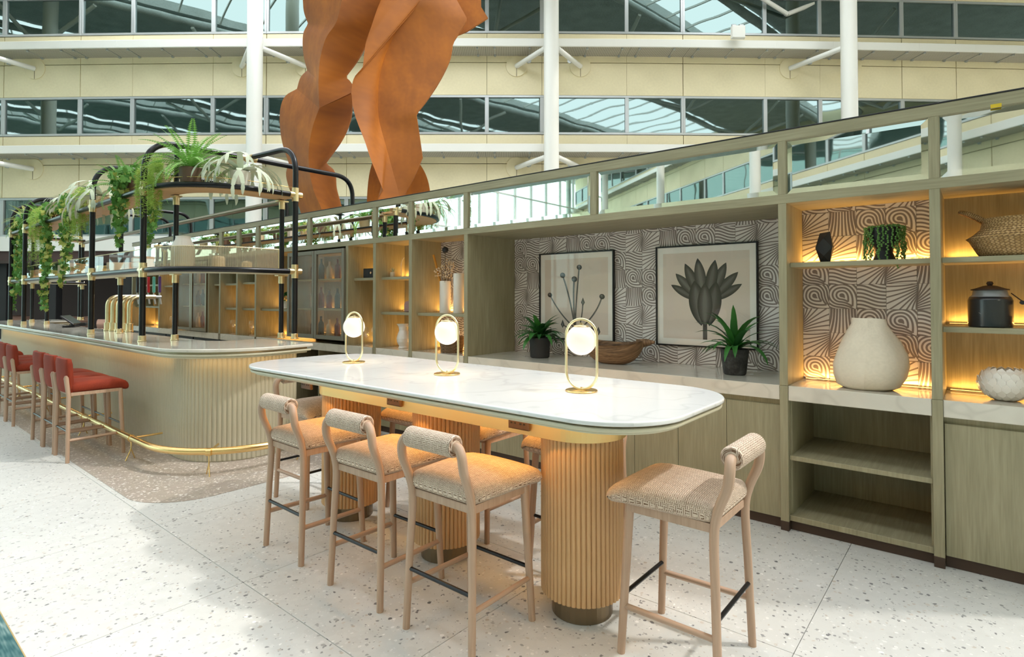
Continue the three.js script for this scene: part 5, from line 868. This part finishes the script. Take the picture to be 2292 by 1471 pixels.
function wisp(label, x, z, h, pm, n, len, dz, seed, mat = M.wisp) {
  reseed(seed); const t = thing('asparagus_fern', label, 'plant', [x, shelfY, z], 0, 'plants on the gantry'); potOf(t, 0.085, h, pm);
  const pos = []; for (let k = 0; k < n; k++) {
    const L = len * rr(0.3, 1), ox = rr(-0.22, 0.22), oz = dz * rr(0.5, 1.3) + rr(-0.1, 0.08), up = rr(0.03, 0.2); let prev = null; const m = 26; for (let i = 0; i <= m; i++) { const s = i / m, d = Math.max(0, s - 0.3) / 0.7, p = V(ox * Math.min(1, s / 0.35), h + up * Math.sin(Math.min(1, s / 0.4) * Math.PI) * (1 - d) - d * L, oz * Math.min(1, s / 0.35)); if (prev) { pos.push(prev.x - 0.001, prev.y, prev.z, prev.x + 0.001, prev.y, prev.z, p.x, p.y, p.z); for (let q = 0; q < 5; q++) { const b = prev.clone().lerp(p, q / 5), e = V(rr(-1, 1), rr(-1, 0.3), rr(-1, 1)).setLength(rr(0.02, 0.05)); pos.push(b.x, b.y + 0.003, b.z, b.x + 0.003, b.y - 0.003, b.z, b.x + e.x, b.y + e.y, b.z + e.z); } } prev = p; }
  }
  const g = new THREE.BufferGeometry(); g.setAttribute('position', new THREE.Float32BufferAttribute(pos, 3)); g.computeVertexNormals(); g.setAttribute('uv', new THREE.Float32BufferAttribute(new Float32Array(pos.length / 3 * 2), 2)); mesh('foliage', g, mat, t);
}
fern('upright sword fern in a brown pot on the curved gantry end', -6.22, -2.38, 0.105, 0.2, M.potBrown, 34, 0.62, 101);
staghorn('pale staghorn fern with forked drooping fronds in a white pot', -5.95, -2.76, 0.1, 0.19, M.ceramic, 18, 0.6, 102);
wisp('feathery trailing asparagus fern hanging by the first gantry post', -6.62, -2.25, 0.17, M.potCream, 46, 0.5, 0.13, 103);
ivy('dark green ivy spilling far down beside the second gantry post', -7.45, -2.26, 0.2, M.potBrown, [[0, 0.15, 0.75], [0.08, 0.16, 0.4], [-0.12, 0.15, 0.35], [0.2, -0.1, 0.75], [0.26, -0.1, 0.55], [-0.05, 0.15, 0.55]], 104, 0.2, 0.24);
fern('arching bright fern behind the ivy on the gantry', -7.85, -2.3, 0.09, 0.16, M.potCream, 28, 0.6, 105, M.fern);
staghorn('grey-green staghorn fern on the gantry by the second post', -8.65, -2.25, 0.09, 0.16, M.potCream, 14, 0.7, 106);
wisp('feathery asparagus fern hanging between staghorn and ivy', -9.2, -2.24, 0.15, M.potBrown, 40, 0.55, 0.14, 107);
ivy('variegated ivy hanging long midway along the gantry', -9.75, -2.26, 0.16, M.potCream, [[0, 0.14, 1.1], [0.1, 0.15, 0.9], [-0.1, 0.14, 0.5], [0.16, 0.15, 0.8]], 108, 0.4, 0.2);
staghorn('pale staghorn fern rising midway along the gantry', -10.15, -2.3, 0.085, 0.2, M.ceramic, 10, 0.5, 109);
ivy('ivy reaching almost to the bar top midway along the gantry', -10.75, -2.26, 0.16, M.potBrown, [[0, 0.14, 1.45], [0.08, 0.16, 1.2], [-0.1, 0.15, 0.7], [0.04, 0.15, 1.0]], 110, 0.3, 0.2);
wisp('bright feathery asparagus fern farther along the gantry', -11.45, -2.26, 0.15, M.potCream, 44, 0.8, 0.13, 111);
fern('leafy fern toward the far end of the gantry', -11.95, -2.3, 0.09, 0.17, M.potBrown, 22, 0.5, 112, M.fern);
ivy('ivy hanging long by the third gantry post', -12.4, -2.26, 0.15, M.potCream, [[0, 0.14, 1.2], [0.1, 0.15, 0.9], [-0.12, 0.14, 1.0]], 113, 0.15, 0.2);
fern('golden-green fern at the far gantry corner', -12.9, -2.3, 0.09, 0.17, M.potBrown, 24, 0.55, 114, M.ivyPale);
ivy('ivy hanging longest at the far gantry corner', -13.25, -2.3, 0.15, M.potBrown, [[0, 0.12, 1.5], [0.1, 0.14, 1.2], [-0.12, 0.1, 1.3], [0.2, 0.1, 0.9]], 115, 0.2, 0.2);
fern('green fern spreading over the far end post', -13.6, -2.5, 0.09, 0.17, M.potCream, 24, 0.55, 116, M.fern);
// ---------- bare trees outside the glazed end wall ----------
{
  reseed(141);
  [[-37, 6, 'bare tree outside the glazed wall, beside its first bays'], [-41, 14, 'bare tree outside the glazed wall, behind the others'], [-36, 21, 'bare tree outside the glazed wall, with low spreading boughs'], [-39, 30, 'bare tree outside the glazed wall, toward the far corner']].forEach(([x, z, lab]) => {
    const W = [], grow = (p, d, l, r, k) => { const q = p.clone().addScaledVector(d, l); W.push(tube([p, q], (t) => r * (1 - 0.35 * t), 5)); if (k) for (let i = 0; i < 3; i++) grow(p.clone().lerp(q, rr(0.6, 1)), d.clone().add(V(rr(-0.9, 0.9), rr(-0.1, 0.6), rr(-0.9, 0.9))).normalize(), l * rr(0.55, 0.8), r * 0.55, k - 1); };
    const t = thing('bare_tree', lab, 'tree', [x, 0, z]); grow(V(0, 0, 0), V(0, 1, 0), 3.4, 0.22, 5); mesh('branches', merge(W), M.stem, t);
  });
  struct('ground_outside', box(-60, -34, -0.3, -0.02, -20, 60, 0), M.terrazzoTan, 'paved ground outside the glazed wall', 'ground');
}
// ---------- pots behind the glass screens ----------
{
  const y = 1.783;
  solo('bottle_vase', lathe([[0, 0], [0.1, 0], [0.112, 0.02], [0.112, 0.22], [0.1, 0.28], [0.076, 0.32], [0.07, 0.35], [0.074, 0.36], [0.062, 0.36], [0.05, 0.28], [0, 0.2]], 30), M.ceramic, 'white shouldered vase standing above the reeded screen', 'vase', [-6.42, y, -2.39]);
  solo('ribbed_jar', lathe([[0, 0], [0.058, 0], [0.063, 0.01], [0.063, 0.13], [0.05, 0.15], [0, 0.155]], 24), M.potCream, 'larger tan lidded jar behind the reeded screen', 'jar', [-6.12, y, -2.62]);
  solo('ribbed_jar', lathe([[0, 0], [0.047, 0], [0.052, 0.01], [0.05, 0.09], [0.03, 0.105], [0, 0.11]], 24), M.potCream, 'smaller tan jar behind the reeded screen', 'jar', [-6.0, y, -2.86]);
  const b = thing('pepper_mill', 'small black knobbed mill beside the white shouldered vase', 'mill', [-6.72, y, -2.33]); mesh('mill_body', lathe([[0, 0], [0.025, 0], [0.018, 0.1], [0.022, 0.2], [0.012, 0.23], [0, 0.23]], 16), M.brassDull, b); mesh('knob', at(plain(new THREE.SphereGeometry(0.026, 14, 10)), 0, 0.26, 0), M.blackMatt, b);
  reseed(131); const kinds = [['wooden crate', M.slat], ['copper canister', M.copper], ['cream pot', M.potCream], ['brass tub', M.brassDull], ['amber jar', M.amberGlass]];
  for (let i = 0; i < 12; i++) { const x = -7.3 - i * 0.46, k = kinds[i % 5], h = rr(0.12, 0.24), r = rr(0.07, 0.1); if (i % 5) solo('shelf_pot', cyl(r, h), k[1], `${k[0]} on the lower gantry shelf behind clear glass`, 'pot', [x, y, -2.3], 0, 'pots on the lower gantry shelf'); else { const c = thing('wooden_crate', 'slatted wooden crate on the lower gantry shelf', 'crate', [x, y, -2.3], 0, 'pots on the lower gantry shelf'); for (let q = 0; q < 3; q++) for (const s of [-1, 1]) mesh('slat', box(-0.13, 0.13, 0.004 + q * 0.06, 0.052 + q * 0.06, s * 0.07 - 0.006, s * 0.07 + 0.006, 0.002), M.slat, c); for (const s of [-1, 1]) mesh('end_board', box(s * 0.124 - 0.006, s * 0.124 + 0.006, 0, 0.18, -0.064, 0.064, 0.002), M.slat, c); } }
}
// ---------- beer taps, till ----------
{
  const cols = [['black', '#1d1d22'], ['white', '#e6e4de'], ['red', '#b3202a'], ['teal', '#5fae9e'], ['purple', '#4b2f66']];
  cols.forEach(([n, c], i) => {
    const x = -9.25 + i * 0.15, t = thing('beer_tap', `brass swan-neck beer tap with ${n} handle`, 'beer tap', [x, 1.051, -2.5 - 0.02 * i], 0, 'beer taps on the bar');
    mesh('column', tube(bend([[0, 0.03, 0], [0, 0.46, 0], [0, 0.46, -0.3]], 0.13, 8), 0.03, 14), M.champagne, t); mesh('collar', merge([disc(0.048, 0, 0.02, 20), disc(0.042, 0.02, 0.11, 20)]), M.champagne, t);
    const f = mesh('faucet', merge([tube([[0, 0.46, -0.3], [0, 0.46, -0.37]], 0.02, 10), tube([[0, 0.48, -0.35], [0, 0.36, -0.37]], 0.012, 10), tube([[0, 0.46, -0.35], [0, 0.52, -0.35]], 0.01, 8)]), M.alu, t); mesh('handle', cbox(0, 0.63, -0.35, 0.042, 0.22, 0.03, 0.008), std({ color: c, roughness: 0.35 }), f, n + ' handle');
  });
  const p = thing('till_terminal', 'dark touchscreen till tilted back on the bar', 'till', [-10.7, 1.051, -2.42], 2.6); mesh('base', cbox(0, 0.012, 0, 0.2, 0.024, 0.16, 0.006), M.blackMatt, p); mesh('neck', rod([0, 0.02, 0.02], [0, 0.09, 0.02], 0.025, 10), M.blackMatt, p); mesh('screen_panel', at(cbox(0, 0, 0, 0.34, 0.21, 0.025, 0.008), 0, 0.11, 0, 0, -0.9), M.black, p); mesh('card_reader', cbox(0.24, 0.03, 0.05, 0.09, 0.05, 0.15, 0.012), M.charcoal, p);
}
// ---------- dim restaurant beyond the bar ----------
{
  const F = (r, d) => V(r, 0, -d).applyAxisAngle(V(0, 1, 0), VIEW).toArray();
  const proto = thing('tub_chair', 'rose-brown tub chair beyond the far end of the bar', 'chair', F(-18.9, 22), VIEW + 0.4, 'tub chairs in the dim restaurant');
  const back = []; for (let i = 0; i <= 20; i++) { const a = Math.PI * (0.05 + 0.9 * i / 20); back.push([Math.cos(a) * 0.32, 0.62, Math.sin(a) * 0.3]); }
  mesh('backrest', tube(back, 0.15, 12, false, 0.35), M.chair, proto); mesh('seat', at(cushion(0.56, 0.14, 0.54, 0.05, 0.02), 0, 0.42, 0), M.chair, proto); for (const [x, z] of [[-0.22, -0.2], [0.22, -0.2], [-0.22, 0.22], [0.22, 0.22]]) mesh('leg', rod([x, 0, z], [x * 0.9, 0.38, z * 0.9], 0.02, 8), M.stool, proto);
  [[-16.6, 22, 'rose-brown tub chair beyond the middle of the bar'], [-13.6, 19.2, 'rose-brown tub chair beyond the beer taps'], [-20.2, 23, 'rose-brown tub chair by the dark shopfront post']].forEach(([r, d, l], i) => copy(proto, F(r, d), VIEW + 0.9 * i, l));
  for (const [r, d, w, lab] of [[-13.2, 22.4, 1.6, 'tall arched display shelf glimpsed beyond the bar'], [-9.0, 21.6, 1.2, 'glazed arched cabinet glimpsed behind the beer taps']]) {
    const s = thing('arched_shelf', lab, 'shelf', F(r, d), VIEW); mesh('back_panel', box(-w / 2, w / 2, 0, 2.3, -0.3, -0.27, 0), M.fascia, s); const arch = []; for (let i = 0; i <= 14; i++) { const a = Math.PI * i / 14; arch.push([Math.cos(a) * w / 2, 1.9 + Math.sin(a) * 0.45, 0]); } mesh('frame', tube([[w / 2, 0, 0], ...arch, [-w / 2, 0, 0]], 0.035, 8), M.bronze, s); for (const y of [0.5, 0.95, 1.4, 1.85]) mesh('shelf', box(-w / 2, w / 2, y, y + 0.03, -0.27, 0, 0.002), M.chair, s);
    mesh('base', box(-w / 2, w / 2, 0, 0.45, -0.27, 0, 0.005), M.bowl, s);
  }
}
renderer.render(scene, camera);
